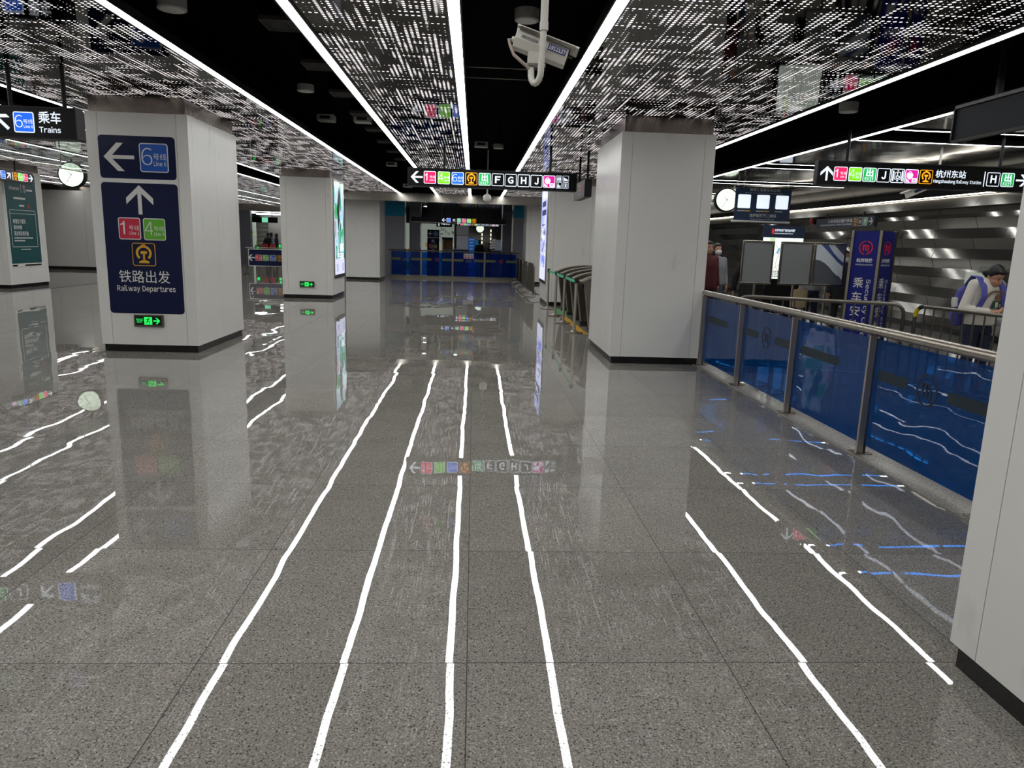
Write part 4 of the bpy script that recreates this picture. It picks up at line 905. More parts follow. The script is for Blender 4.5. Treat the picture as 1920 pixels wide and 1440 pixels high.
# coach station board under the cove
t = thing('direction_sign', 'navy board below the lit cove pointing to the coach station', 'sign', (9.4, 18.3, 2.2)); part(MB().box(9.36, 9.44, 16.85, 19.78, 2.20, 2.44, mat('board_navy', '16213a', .4)), 'housing', t)
F = Face((9.359, 0, 2.32), (0, -1, 0), UZ); B2 = dict(EM); B2['k'] = MATS['board_navy']
for yy in (17.4, 19.2): part(MB().box(9.38, 9.42, yy-.02, yy+.02, 2.42, 2.56, SIGNG).box(9.42, 9.63, yy-.02, yy+.02, 2.54, 2.56, SIGNG), 'wall_bracket', t)
lettering(F, t, '火车东站公路汽车站', (-19.1, .0, -17.85, .09), PR['w'], off=.01); lettering(F, t, 'Hangzhoudong Railway Station Coach Station', (-19.5, -.08, -17.85, -.02), PR['w'], off=.02)
badge(F, t, 'rail', -17.7, 0, .19, PR); badge(F, t, 'H', -17.47, 0, .19, PR); badge(F, t, 'exit', -17.24, 0, .19, PR); arrow_part(F, t, (-17.0, 0), .19, 0, PR['w'])
t = thing('alarm_bell', 'small red alarm bell on the folded steel wall', 'alarm', (9.6, 20.6, 2.4)); part(MB().lathe((9.62, 20.6, 2.42), (-1, 0, 0), [(-.05, .05), (0, .09), (.03, .09), (.06, .03)], mat('alarm_red', 'b3141f', .4), 18), 'dome', t); part(MB().box(9.60, 9.72, 20.52, 20.68, 2.36, 2.48, RUBBER), 'back_box', t)
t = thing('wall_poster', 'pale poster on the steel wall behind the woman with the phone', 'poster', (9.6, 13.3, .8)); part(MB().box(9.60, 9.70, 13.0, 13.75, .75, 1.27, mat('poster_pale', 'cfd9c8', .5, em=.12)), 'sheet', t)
mb = MB(); F = Face((9.599, 0, 0), (0, -1, 0), UZ)
for k in range(5): stroke(mb, F, (-13.7+.12*k, 1.0+.03*(k % 2)), (-13.6+.12*k, 1.12-.02*k), .012, 0, .002, mat('poster_line', '7b8a7a', .6))
part(mb, 'drawing', t)

# ------------------------------------------------------------------ ceiling fixtures
t = thing('security_camera', 'white bullet camera on a hooked pipe above the corridor', 'camera', (.33, 3.95, 2.37))
ax = Vector((.945, -.05, -.31)).normalized(); up = Vector((.31, .10, .945)); sd = up.cross(ax).normalized(); up = ax.cross(sd).normalized(); cc = Vector((.335, 4.0, 2.560))
mb = MB(); prof = [(-.048, .038), (.048, .038), (.05, -.012), (.030, -.052), (-.030, -.052), (-.05, -.012)]
vs = [cc+ax*s+sd*a+up*b for s in (-.15, .135) for a, b in prof]; mb.add(vs, [tuple(range(6)), tuple(range(11, 5, -1))]+[(i, (i+1) % 6, (i+1) % 6+6, i+6) for i in range(6)], CAMW)
part(mb, 'housing', t, bevel=.004)
part(MB().obox(cc+ax*.012+up*.046, ax, sd, up, .168, .060, .005, CAMW).obox(cc+ax*.012+up*.036+sd*.059, ax, sd, up, .150, .003, .009, STEELD).obox(cc+ax*.012+up*.036-sd*.059, ax, sd, up, .150, .003, .009, STEELD), 'sunshield', t)
part(MB().obox(cc+ax*.137, ax, sd, up, .003, .032, .030, BLACK), 'lens_window', t)
nf = -sd if (-sd).y < 0 else sd
Fc = Face(cc+nf*.0505, ax, up)
if Fc.n.dot(nf) < 0: Fc = Face(cc+nf*.0505, -ax, up)
p = MB(); rect(p, Fc, .026, -.014, .124, .020, .001, .004, mat('plate_blue', '1d1f66', .4)); pl = part(p, 'number_plate', t)
mb = MB(); text(mb, Fc, '1912127', .030, -.009, .120, .011, .0045, PR['w'], .03)
for k in range(16): rect(mb, Fc, .031+.0055*k, .0145, .034+.0055*k, .0165, .004, .0045, PR['w'])
part(mb, 'plate_digits', pl)
mb = MB(); text(mb, Fc, 'HIKVISION', -.118, -.006, -.03, .010, .002, INK, .04); part(mb, 'maker_lettering', t)
part(MB().tube([(.335, 3.90, 4.2), (.330, 3.90, 2.645)], .0195, CAMW, 14).tube([(.330, 3.90, 2.66), (.330, 3.90, 2.62)], .022, CAMW, 14).tube([(.330, 3.90, 2.64), (.322, 3.90, 2.43), (.320, 3.902, 2.408), (.314, 3.907, 2.389), (.306, 3.916, 2.377), (.297, 3.928, 2.374), (.288, 3.94, 2.380), (.281, 3.952, 2.394), (.277, 3.962, 2.415), (.276, 3.97, 2.455)], .0165, CAMW, 14), 'hooked_pipe', t, smooth=True)
part(MB().box(.255, .345, 3.955, 4.03, 2.465, 2.478, STEELD).obox((.29, 3.99, 2.50), (1, 0, 0), (0, 1, 0), UZ, .03, .03, .035, CAMW).tube([(.25, 3.97, 2.47), (.35, 3.97, 2.47)], .01, CAMW, 8), 'bracket', t)
part(MB().tube([cc-ax*.15-up*.01, cc-ax*.18-up*.02, (.165, 3.99, 2.57), (.185, 3.98, 2.52), (.235, 3.96, 2.475), (.27, 3.96, 2.45)], .0085, mat('cable_beige', '9d8f85', .6), 8).tube([cc-ax*.145-up*.005, cc-ax*.165-up*.012], .014, CAMW, 10), 'cable', t, smooth=True)
def drum(label, x, y, z, R=.115, h=.10, zs=4.2, group='drum fixtures in the dark ceiling bays'):
    t = thing('drum_fixture', label, 'ceiling fixture', (x, y, z), group)
    part(MB().lathe((x, y, z), UZ, [(0, .001), (0, R*.95), (.006, R), (h, R), (h, .001)], DRUM, 28), 'drum', t, smooth=True)
    part(MB().lathe((x, y, z-.002), UZ, [(0, .001), (0, R*.80), (.003, R*.80)], WHITEP, 28), 'cover_disc', t); part(MB().tube([(x, y, z+h), (x, y, zs)], .012, BLACK, 6), 'stem', t)
drum('white drum fixture just behind the bullet camera', .45, 7.25, 3.6); drum('dim white drum fixture near the top edge over the first bay', -2.580, 6.7, 3.398, .12, .12)
drum('white drum fixture with a slot, first in the bay with the vents', -2.46, 11.1, 3.6, .12, .09); drum('white drum fixture above the station sign', 4.93, 9.85, 3.40, .12, .12); drum('small white drum fixture far along the centre dark bay', .50, 16.7, 3.6, .12, .09)
def boxfix(label, x, y, z, w=.3, h=.11):
    t = thing('box_fixture', label, 'ceiling fixture', (x, y, z), 'white box fixtures in the dark ceiling bays')
    part(MB().box(x-w/2, x+w/2, y-.14, y+.14, z, z+h, DRUM), 'body', t, bevel=.01); part(MB().box(x-w*.3, x+w*.3, y-.142, y-.14, z+.03, z+h-.03, SIGNG), 'front_slot', t); part(MB().tube([(x, y, z+h), (x, y, 4.2)], .012, BLACK, 6), 'stem', t)
for x, y, z, lab in ((-2.70, 13.8, 3.6, 'white box fixture beside the first line light, mid bay'), (-2.05, 13.8, 3.6, 'white box fixture closer to the vents, mid bay'), (.11, 16.6, 3.6, 'white box fixture in the centre bay beside a small drum'), (-2.4, 21.6, 3.6, 'white box fixture far along the bay above the lit poster'), (-2.3, 25.6, 3.3, 'white box fixture under the far end of the long sign'), (-6.0, 19.8, 3.35, 'white box fixture in the dark bay of the left hall')): boxfix(lab, x, y, z)
for k in range(8):
    y = 7.8+1.72*k; x0, x1 = -2.12, -1.62
    t = thing('air_vent', 'dark slatted ceiling vent in the row beside the narrow perforated bay', 'vent', ((x0+x1)/2, y, 3.6), 'row of ceiling vents')
    VF = mat('vent_frame', '33312d', .6); mb = MB().box(x0, x1, y-.2, y-.185, 3.6, 3.64, VF).box(x0, x1, y+.185, y+.2, 3.6, 3.64, VF).box(x0, x0+.015, y-.185, y+.185, 3.6, 3.64, VF).box(x1-.015, x1, y-.185, y+.185, 3.6, 3.64, VF); part(mb, 'frame', t)
    mb = MB()
    for j in range(22): xx = x0+.03+(x1-x0-.06)*j/21; mb.box(xx-.004, xx+.004, y-.185, y+.185, 3.605, 3.63, VF)
    part(mb, 'slats', t); part(MB().box(x0, x1, y-.2, y+.2, 3.64, 4.2, SLAB), 'duct', t)
for y, lab in ((10.5, 'thin pipe crossing the centre dark bay, nearer one'), (11.15, 'thin pipe crossing the centre dark bay, farther one')):
    o = MB().tube([(-.16, y, 3.9), (.95, y, 3.9)], .008, STEELD, 8).tube([(.4, y, 3.9), (.4, y, 4.2)], .005, STEELD, 6).build('conduit_pipe', None); tag(o, lab, 'pipe')
t = thing('dome_camera', 'white dome camera hanging under the long corridor sign', 'camera', (.35, 22, 2.75)); part(MB().tube([(.36, 22, 4.2), (.36, 22, 2.93)], .025, CAMW, 10).lathe((.36, 22, 2.86), UZ, [(0, .11), (.05, .10), (.09, .04)], CAMW, 18), 'bracket', t, smooth=True); part(MB().ball((.36, 22, 2.83), .125, CAMW, 18), 'dome', t, smooth=True)
t = thing('security_camera', 'white bullet camera with a dark plate below the station sign', 'camera', (6.7, 11, 2.45)); ax2 = Vector((-.80, .0, -.36)).normalized(); up2 = Vector((-.36, 0, .80)).normalized(); c2 = Vector((6.69, 11, 2.52))
part(MB().obox(c2, ax2, (0, 1, 0), up2, .19, .05, .045, CAMW).obox(c2+up2*.05, ax2, (0, 1, 0), up2, .20, .06, .006, CAMW), 'housing', t); part(MB().obox(c2+ax2*.195, ax2, (0, 1, 0), up2, .006, .04, .035, BLACK), 'lens_window', t)
part(MB().obox(c2-ax2*.05+Vector((0, -.052, 0)), ax2, (0, 1, 0), up2, .09, .003, .018, NAVY), 'number_plate', t); part(MB().tube([c2-ax2*.12, c2-ax2*.2+Vector((.05, 0, .02)), (7.02, 11, 2.7), (7.02, 11, 3.2)], .018, CAMW, 8), 'arm', t)
# glass smoke curtain in the left hall
t = thing('smoke_curtain', 'glass smoke curtain hanging between two line lights of the left hall', 'smoke curtain', (-8.755, 22, 2.8))
y = 6.2
while y < 40:
    part(MB().box(-8.758, -8.752, y, y+2.0, 2.83, 3.2, CLEARGL), 'glass_pane', t); part(MB().box(-8.765, -8.745, y-.012, y+.012, 2.80, 3.2, STEEL), 'hanger', t); y += 2.02
part(MB().box(-8.768, -8.742, 6.2, 40, 2.80, 2.825, STEEL), 'bottom_rail', t)
for k, (x, y) in enumerate(((-1.9, 28.6), (-.65, 28.7), (-2.15, 32.4), (-.55, 39.5), (-2.6, 41.5), (1.0, 39.0))):  # last two are added to brighten the far end of the passage
    t = thing('downlight', 'small round downlight in the dark passage ceiling, the last two added', 'ceiling light', (x, y, 3.0), 'passage downlights, last two added'); part(MB().lathe((x, y, 2.985), UZ, [(0, .06), (0, .085), (.015, .085)], WHITEP, 18), 'rim', t); part(MB().lathe((x, y, 2.984), UZ, [(0, .001), (0, .06), (.003, .06)], mat('downlight_glow', 'ffffff', .5, em=60), 18), 'lens', t)

# ================================================================== people
def loft(mb, rings, m, lat=(1, 0, 0), n=18):
    """rings: (centre, half width along lat, half depth); stacked sections with rounded ends"""
    lat = Vector(lat).normalized(); vs = []; fs = []
    for i, (c, a, b) in enumerate(rings):
        c = Vector(c); d = (Vector(rings[min(i+1, len(rings)-1)][0])-Vector(rings[max(i-1, 0)][0])).normalized(); w = d.cross(lat).normalized(); l2 = w.cross(d).normalized()
        vs += [c+l2*(a*math.cos(2*PI*k/n))+w*(b*math.sin(2*PI*k/n)) for k in range(n)]
    for i in range(len(rings)-1):
        for k in range(n): fs.append((i*n+k, i*n+(k+1) % n, (i+1)*n+(k+1) % n, (i+1)*n+k))
    fs.append(tuple(reversed(range(n)))); fs.append(tuple((len(rings)-1)*n+k for k in range(n))); mb.add(vs, fs, m)
def limb(mb, pts, rad, m):
    for i in range(len(pts)-1): mb.tube([pts[i], pts[i+1]], 0, m, 12, True, [rad[i], rad[i+1]])
    for p, r in zip(pts, rad): mb.ball(p, r, m, 12)
def skin(mb, name, parent, vox, sm=4, **kw):
    o = part(mb, name, parent, smooth=True, **kw); r = o.modifiers.new('remesh', 'REMESH'); r.mode = 'VOXEL'; r.voxel_size = vox; r.use_smooth_shade = True
    if sm: q = o.modifiers.new('smooth', 'SMOOTH'); q.factor = .5; q.iterations = sm
    return o
def person(label, x, y, yaw, H, top, legs, hair, o={}, skinm=SKIN, vox=.012, group=None):
    """standing figure facing -Y turned by yaw; measures in metres for a 1.70 m body, scaled by H"""
    k = H/1.70; T = Matrix.Translation((x, y, 0)) @ Matrix.Rotation(yaw, 4, 'Z') @ Matrix.Scale(k, 4)
    V = lambda a: T @ Vector(a)
    t = thing('person', label, 'person', (x, y, 0), group); lat = (T.to_3x3() @ Vector((1, 0, 0))).normalized()
    lean = o.get('lean', 0.0); up = lambda z, dy=0.0: (0, -lean*(z-.95)+dy, z)     # torso leans forward above the hip
    sh = [(-.17, up(1.39)[1], 1.385), (.17, up(1.39)[1], 1.385)]
    el = o.get('elbows', [(-.235, .03, 1.11), (.235, .03, 1.11)]); wr = o.get('wrists', [(-.24, -.05, .87), (.24, -.05, .87)])
    hd = o.get('hands', [(0, -.15, -1), (0, -.15, -1)]); cur = o.get('curl', .5)
    hc = Vector(o.get('head', (0, up(1.585)[1]-.015, 1.585))); R = Matrix.Rotation(o.get('turn', 0), 3, 'Z') @ Matrix.Rotation(o.get('nod', 0), 3, 'X')
    Hd = lambda a: V(tuple(hc+R @ Vector(a)))
    nb = Vector((0, up(1.43)[1]+.01, 1.43)); S = skinm; b = MB()
    # head, neck, trunk, arms, hands, legs as one body
    for c, r, q in (((0, .012, .03), .098, (.80, 1.0, .96)), ((0, -.03, -.045), .078, (.80, .95, 1.0)), ((0, -.055, -.085), .042, (1, .9, .8)), ((0, -.10, -.025), .017, (.8, 1.1, 1.0)), ((0, -.095, .0), .012, (.7, 1, 1.9)), ((-.035, -.075, -.03), .03, (1, .7, .8)), ((.035, -.075, -.03), .03, (1, .7, .8)), ((-.078, .015, -.015), .026, (.35, .7, 1.1)), ((.078, .015, -.015), .026, (.35, .7, 1.1)), ((0, -.093, -.062), .016, (1.3, .6, .5))):
        e = MB(); e.ball((0, 0, 0), r, S, 14, q); b.add([Hd(tuple(Vector(c)+Vector(v))) for v in e.v], e.f, S)
    limb(b, [V(tuple(nb-Vector((0, 0, .05)))), V(tuple((nb+hc)/2+Vector((0, .01, -.02)))), Hd((0, .025, -.06))], [.062*k, .052*k, .05*k], S)
    loft(b, [(V((0, 0, .86)), .13*k, .085*k), (V(up(.98)), .14*k, .09*k), (V(up(1.12)), .125*k, .085*k), (V(up(1.28)), .15*k, .095*k), (V(up(1.38)), .15*k, .08*k), (V(up(1.44)), .07*k, .06*k)], S, lat)
    for i in (0, 1):
        limb(b, [V(sh[i]), V(el[i]), V(wr[i])], [.045*k, .036*k, .026*k], S)
        d = (T.to_3x3() @ Vector(hd[i])).normalized(); w0 = V(wr[i]); ac = (Vector(V(wr[i]))-Vector(V(el[i]))).normalized(); sgn = -1 if i == 0 else 1
        side = d.cross(Vector(o.get('palm', [(1, 0, 0), (-1, 0, 0)])[i]) if 'palm' in o else lat*(-sgn)).normalized(); inn = side.cross(d).normalized()
        if inn.dot(lat*(-sgn)) < 0 and 'palm' not in o: inn = -inn
        for j in range(4):
            off = side*((j-1.5)*.0195*k); kn = w0+d*.085*k+off; limb(b, [w0+off*.5+d*.01*k, kn], [.016*k, .0125*k], S)
            L = (.068, .078, .073, .056)[j]*k; p1 = kn+(d+inn*cur*.5).normalized()*L*.45; p2 = p1+(d+inn*cur*1.6).normalized()*L*.32; p3 = p2+(d+inn*cur*2.6).normalized()*L*.23
            limb(b, [kn, p1, p2, p3], [.0105*k, .0095*k, .0085*k, .0075*k], S)
        ts = side*(-1 if side.z < 0 else 1) if abs(side.z) > .3 else side*(1 if side.dot(T.to_3x3() @ Vector((0, -1, 0))) > 0 else -1)
        tb = w0+d*.025*k+ts*.022*k; t1 = tb+(d*.5+ts*.6+inn*.35).normalized()*.042*k; t2 = t1+(d*.8+ts*.15+inn*.4).normalized()*.034*k; limb(b, [w0, tb, t1, t2], [.018*k, .014*k, .0115*k, .009*k], S)
    kn_ = o.get('knees', [(-.10, -.02, .50), (.10, -.02, .50)]); an = o.get('ankles', [(-.11, .02, .09), (.11, .02, .09)])
    for i in (0, 1): limb(b, [V(((-.085, .085)[i], 0, .88)), V(kn_[i]), V(an[i])], [.07*k, .05*k, .035*k], S)
    skin(b, 'body', t, min(vox, .0075) if vox < .011 else vox, 2)
    # clothes
    j = MB(); tm = top; g = o.get('bulk', 1.0); hem = o.get('hem', .86)
    loft(j, [(V((0, 0, hem)), .175*k*g, .125*k*g), (V(up(hem+.06)), .185*k*g, .13*k*g), (V(up(1.10)), .175*k*g, .125*k*g), (V(up(1.26)), .19*k*g, .13*k*g), (V(up(1.36)), .19*k, .11*k*g), (V(up(1.41)), .165*k, .092*k), (V(up(1.445)), .10*k, .078*k), (V(up(1.47)), .07*k, .066*k)], tm, lat)
    for i in (0, 1):
        we = Vector(V(wr[i])); ee = Vector(V(el[i])); cu = ee+(we-ee)*.92
        limb(j, [V(sh[i]), ee, cu], [.062*k*g, .052*k*g, .041*k*g], tm)
    skin(j, o.get('topname', 'jacket'), t, vox, 9)
    l = MB()
    loft(l, [(V((0, 0, .80)), .15*k, .105*k), (V((0, 0, .92)), .165*k, .112*k), (V((0, 0, 1.0)), .15*k, .10*k)], legs, lat)
    for i in (0, 1): limb(l, [V(((-.088, .088)[i], 0, .84)), V(kn_[i]), V(tuple(Vector(an[i])+Vector((0, 0, .02))))], [.092*k, .068*k, .055*k], legs)
    skin(l, o.get('legname', 'trousers'), t, vox, 4)
    for i in (0, 1):
        q = MB(); a = Vector(an[i]); limb(q, [V((a.x, a.y+.03, .05)), V((a.x*1.1, a.y-.09, .045)), V((a.x*1.15, a.y-.16, .038))], [.045*k, .042*k, .036*k], o.get('shoem', RUBBER)); skin(q, 'shoe', t, vox, 2)
    # hair
    h = MB()
    def hb(c, r, q):
        e = MB(); e.ball((0, 0, 0), r, hair, 16, q); h.add([Hd(tuple(Vector(c)+Vector(v))) for v in e.v], e.f, hair)
    hb((0, .028, .048), .103, (.84, .98, .93)); hb((0, -.045, .098), .05, (1.25, .8, .55))
    if o.get('long'):
        hb((-.07, .02, -.04), .05, (.5, 1.0, 2.0)); hb((.07, .02, -.04), .05, (.5, 1.0, 2.0)); hb((0, .07, -.05), .07, (1.1, .6, 1.8))
    else: hb((0, .065, -.01), .068, (1.05, .6, 1.2)); hb((-.075, .02, .025), .035, (.35, 1, 1.2)); hb((.075, .02, .025), .035, (.35, 1, 1.2))
    if o.get('bun'): hb((-.05, .105, -.02), .034, (1, 1, 1))
    skin(h, 'hair', t, min(vox, .008), 3)
    if o.get('face', True):
        f = MB(); K = HAIR
        def fb(c, r, q, m):
            e = MB(); e.ball((0, 0, 0), r, m, 10, q); f.add([Hd(tuple(Vector(c)+Vector(v))) for v in e.v], e.f, m)
        lid = o.get('lids', False)
        for sx in (-1, 1):
            fb((sx*.032, -.0865, .004), .011, (1.3, .5, .35 if lid else .6), mat('eye_dark', '1a1210', .3)); fb((sx*.033, -.087, .026), .014, (1.3, .45, .28), K)
        part(f, 'eyes_and_brows', t, smooth=True)
        if not o.get('mask'):
            f = MB(); fb((0, -.1005, -.062), .015, (1.35, .45, .42), mat('lips', '8e4a44', .5)); part(f, 'lips', t, smooth=True)
    if o.get('mask'):
        f = MB(); e = MB(); e.ball((0, 0, 0), .068, o['mask'], 18, (1.0, .98, .86)); f.add([Hd(tuple(Vector((0, -.050, -.046))+Vector(v))) for v in e.v], e.f, o['mask']); part(f, 'face_mask', t, smooth=True)
        f = MB()
        for sx in (-1, 1): f.tube([Hd((sx*.055, -.07, -.03)), Hd((sx*.083, -.02, -.015)), Hd((sx*.086, .02, -.01))], .0025, o['mask'], 6)
        part(f, 'mask_strap', t)
    return t, V, Hd
CREAM = mat('cream_sweat', 'cfcac0', .8); DENIM = mat('dark_denim', '141d33', .8); DENIMB = mat('blue_denim', '3d566e', .8); MAROON = mat('maroon_cloth', '4a0d14', .8); BLKC = mat('black_cloth', '0b0b0d', .8)
GREYC = mat('grey_cloth', '85868a', .85); LBLUE = mat('light_blue_cloth', '8fa6bd', .8); MASKW = mat('mask_white', 'd5d6da', .8); MASKB = mat('mask_blue', 'a9bac6', .8)
# woman with the phone, behind the taped barrier
wx, wy, wk = 5.65, 7.76, 1.56/1.70
w, V, Hd = person('woman in a cream printed sweatshirt and jeans looking down at her phone', wx, wy, .10, 1.56, CREAM, DENIM, HAIR,
    dict(lean=.10, head=(.02, -.125, 1.485), nod=.60, turn=.16, elbows=[(-.265, -.03, 1.09), (.28, -.03, 1.09)], wrists=[(-.10, -.255, 1.075), (.20, -.245, 1.09)], hands=[(.85, -.35, .05), (-.55, -.6, .15)], palm=[(0, -.3, 1), (0, -.3, 1)], curl=1.0,
         bun=True, lids=True, topname='sweatshirt', legname='jeans', hem=.90, bulk=1.06), skinm=SKIN, vox=.009)
# printed motif on the sweatshirt front: a plain arc of lettering and a small patch
k = wk; mb = MB(); T0 = V((0, 0, 0)); FX = (V((1, 0, 0))-T0).normalized(); FY = Vector((0, 0, 1)); F = Face(V((.03, -.175, 1.22)), FX, (FX.cross(FY)*-.0+FY))
BRN = mat('print_brown', '6d5238', .8); DGR = mat('print_dark_green', '1c3a30', .8); GLD = mat('print_gold', '8c7a45', .8)
for i in range(15):
    a = PI*.80-PI*.60*i/14; rect(mb, F, .13*math.cos(a)-.006, .13*math.sin(a)-.045-.011, .13*math.cos(a)+.006, .13*math.sin(a)-.045+.011, 0, .004, BRN)
arc(mb, F, (0, -.045), .108, .112, PI*.2, PI*.8, 0, .004, GLD, 16); arc(mb, F, (0, -.045), .150, .154, PI*.2, PI*.8, 0, .004, GLD, 16)
disc(mb, F, (.02, .02), .032, 0, .004, BRN, 16); poly(mb, F, [(-.03, -.02), (.06, -.02), (.075, -.10), (-.055, -.10)], 0, .004, DGR); rect(mb, F, .0, -.09, .03, -.03, .004, .006, mat('print_cream', 'b9b096', .8)); rect(mb, F, .045, -.085, .065, -.05, .004, .006, GLD)
part(mb, 'shirt_print', w)
ph = V((.06, -.345, 1.125)); t = thing('phone', 'white phone held by the woman in the cream sweatshirt', 'phone', ph)
part(MB().obox(ph, FX, (0, -.8, .5), (0, .5, .8), .037, .075, .0045, WHITEP), 'case', t, bevel=.003); part(MB().obox(ph+Vector((0, .003, .0048)), FX, (0, -.8, .5), (0, .5, .8), .034, .070, .0006, mat('phone_screen', '9fb0c4', .3, em=.4)), 'screen', t)
PUR = mat('backpack_violet', '4b4c9c', .7); t = thing('backpack', 'violet and white backpack worn by the woman with the phone', 'backpack', V((0, .2, .85)))
mb = MB(); loft(mb, [(V((-.02, .20, .86)), .17*k, .07*k), (V((-.02, .22, .95)), .19*k, .10*k), (V((-.02, .20, 1.15)), .19*k, .10*k), (V((-.02, .17, 1.30)), .17*k, .08*k), (V((-.02, .15, 1.37)), .10*k, .05*k)], PUR, FX); skin(mb, 'bag', t, .014, 3)
mb = MB(); loft(mb, [(V((-.21, .17, 1.10)), .035*k, .035*k), (V((-.22, .17, 1.15)), .036*k, .036*k), (V((-.22, .17, 1.21)), .034*k, .034*k)], WHITEP, FX); part(mb, 'white_bottle_top', t, smooth=True)
for sx in (-1, 1):
    mb = MB(); pts = [(sx*.10, .14, 1.36), (sx*.112, .04, 1.475), (sx*.118, -.05, 1.462), (sx*.122, -.145, 1.36), (sx*.13, -.18, 1.24), (sx*.16, -.15, 1.12), (sx*.20, -.02, 1.05), (sx*.19, .12, 1.0)]
    P_ = [V(p) for p in pts]; L = []
    for i in range(len(P_)-1):
        for q in range(4): L.append(P_[i].lerp(P_[i+1], q/4))
    L.append(P_[-1]); vs = []; fs = []
    for i, p in enumerate(L): vs += [p-FX*.036, p+FX*.036]
    ctr = V((0, 0, 1.22)); vs2 = [q+((q-ctr).normalized())*.012 for q in vs]; n = len(vs); m_ = len(L)
    for i in range(m_-1): a = 2*i; fs += [(a, a+1, a+3, a+2), (n+a, n+a+2, n+a+3, n+a+1), (a, a+2, n+a+2, n+a), (a+1, n+a+1, n+a+3, a+3)]
    fs += [(0, n, n+1, 1), (2*m_-2, 2*m_-1, n+2*m_-1, n+2*m_-2)]
    mb.add(vs+vs2, fs, PUR); part(mb, 'shoulder_strap', t, smooth=True)
# others in the security hall
person('man in a maroon jacket with dark sleeves at the edge of the plain column', 4.51, 13.9, .25, 1.69, MAROON, BLKC, HAIR, dict(bulk=1.12, hem=.80), skinm=SKIN2)
person('woman with a white face mask and grey hoodie behind the maroon jacket', 4.90, 14.55, .15, 1.66, GREYC, DENIMB, HAIR, dict(long=True, mask=MASKW, bulk=1.05))
person('person in a black coat mostly hidden behind the first notice frame', 5.17, 13.25, PI*.9, 1.66, BLKC, BLKC, HAIR, dict(bulk=1.25, hem=.66, lean=.08, elbows=[(-.20, .02, 1.1), (.30, -.05, 1.10)], wrists=[(-.2, -.1, .88), (.33, -.05, .84)]), skinm=SKIN2)
person('person in black with a pale blue mask between the notice frames and the blue pillar', 7.0, 13.45, -.35, 1.60, BLKC, BLKC, HAIR, dict(mask=MASKB, bulk=1.2, hem=.62), skinm=SKIN2)
person('person in jeans hidden behind the notice frames, carrying a beige bag', 6.62, 13.9, .1, 1.62, GREYC, DENIM, HAIR, dict())
t = thing('tote_bag', 'beige tote bag showing below the notice frames', 'bag', (6.32, 13.72, .5)); mb = MB(); loft(mb, [((6.33, 13.72, .50), .14, .05), ((6.33, 13.72, .66), .15, .055), ((6.33, 13.72, .84), .14, .04)], mat('tote_beige', 'a2906c', .85)); part(mb, 'bag', t, smooth=True); part(MB().tube([(6.27, 13.72, .83), (6.32, 13.75, .91), (6.37, 13.75, .91), (6.41, 13.72, .83)], .008, MATS['tote_beige'], 8), 'handle', t)
# left hall gates with people, seen between the columns
person('person in a black coat at the fare gates of the left hall', -11.62, 42.0, PI*.85, 1.66, BLKC, BLKC, HAIR, dict(bulk=1.3, hem=.70, face=False, lean=.12), vox=.02)
person('person in a light blue shirt at the fare gates of the left hall', -11.60, 42.75, PI*.8, 1.68, LBLUE, mat('dark_green_cloth', '20302a', .8), HAIR, dict(long=True, face=False), vox=.02)
person('person in a dark brown top walking past the pale wall beyond the gates', -11.92, 45.0, -PI/2, 1.64, mat('dark_brown_cloth', '231a18', .8), BLKC, HAIR, dict(face=False, long=True), vox=.02)
person('person in black standing in the passage beyond the far railing', .30, 40.2, PI, 1.62, BLKC, BLKC, HAIR, dict(bulk=1.15, hem=.75, face=False), vox=.02)
person('person in dark blue by the stack of white papers beyond the far railing', .88, 41.3, PI*.6, 1.52, mat('dark_blue_cloth', '151d30', .8), BLKC, HAIR, dict(face=False), vox=.02)
for i, (x, lab) in enumerate(((-11.74, 'steel gate post with one green lamp beside the dark wall of the left hall'), (-10.55, 'steel gate post with green lamps beside the second column'))):
    t = thing('gate_post', lab, 'fare gate', (x, 40.6, 0), 'gate posts of the left hall'); part(MB().box(x-.14, x+.14, 40.5, 41.5, 0, 1.0, STEELD).tube([(x-.14, 41, 1.0), (x+.14, 41, 1.0)], .1, STEELD, 12), 'cabinet', t, bevel=.01)
    mb = MB(); F = Face((0, 40.495, 0), UX, UZ); disc(mb, F, (x, .84), .075, 0, .006, GLOWG, 16)
    if i: disc(mb, F, (x, 1.0), .055, 0, .006, GLOWG, 16)
    part(mb, 'green_lamp', t)
for x, lab in ((-11.42, 'red gate flap beside the person in the black coat'), (-11.05, 'red gate flap beside the person in light blue')):
    o = MB().add([(x-.16, 40.7, .72), (x+.16, 40.7, .72), (x+.16, 40.7, 1.08), (x-.05, 40.7, 1.08), (x-.16, 40.73, .72), (x+.16, 40.73, .72), (x+.16, 40.73, 1.08), (x-.05, 40.73, 1.08)], [(0, 1, 2, 3), (4, 7, 6, 5), (0, 4, 5, 1), (1, 5, 6, 2), (2, 6, 7, 3), (3, 7, 4, 0)], mat('flap_red', 'a31c24', .5)).box(x-.03, x+.03, 40.69, 40.74, 0, .72, STEELD).build('gate_flap', None); tag(o, lab, 'gate flap', 'red gate flaps')
t = thing('exit_sign', 'small pale green lit exit sign over the left hall gates', 'exit sign', (-11.6, 41.5, 2.5)); part(MB().box(-12.6, -10.9, 41.5, 41.6, 2.22, 2.52, SIGNB), 'housing', t); part(MB().box(-11.74, -11.42, 41.48, 41.5, 2.24, 2.50, mat('exit_pale', '7fe0b5', .5, em=.8)), 'lit_panel', t)
for x in (-12.4, -11.2): part(MB().tube([(x, 41.55, 2.52), (x, 41.55, 2.9)], .02, SIGNG, 6), 'hanging_rod', t)
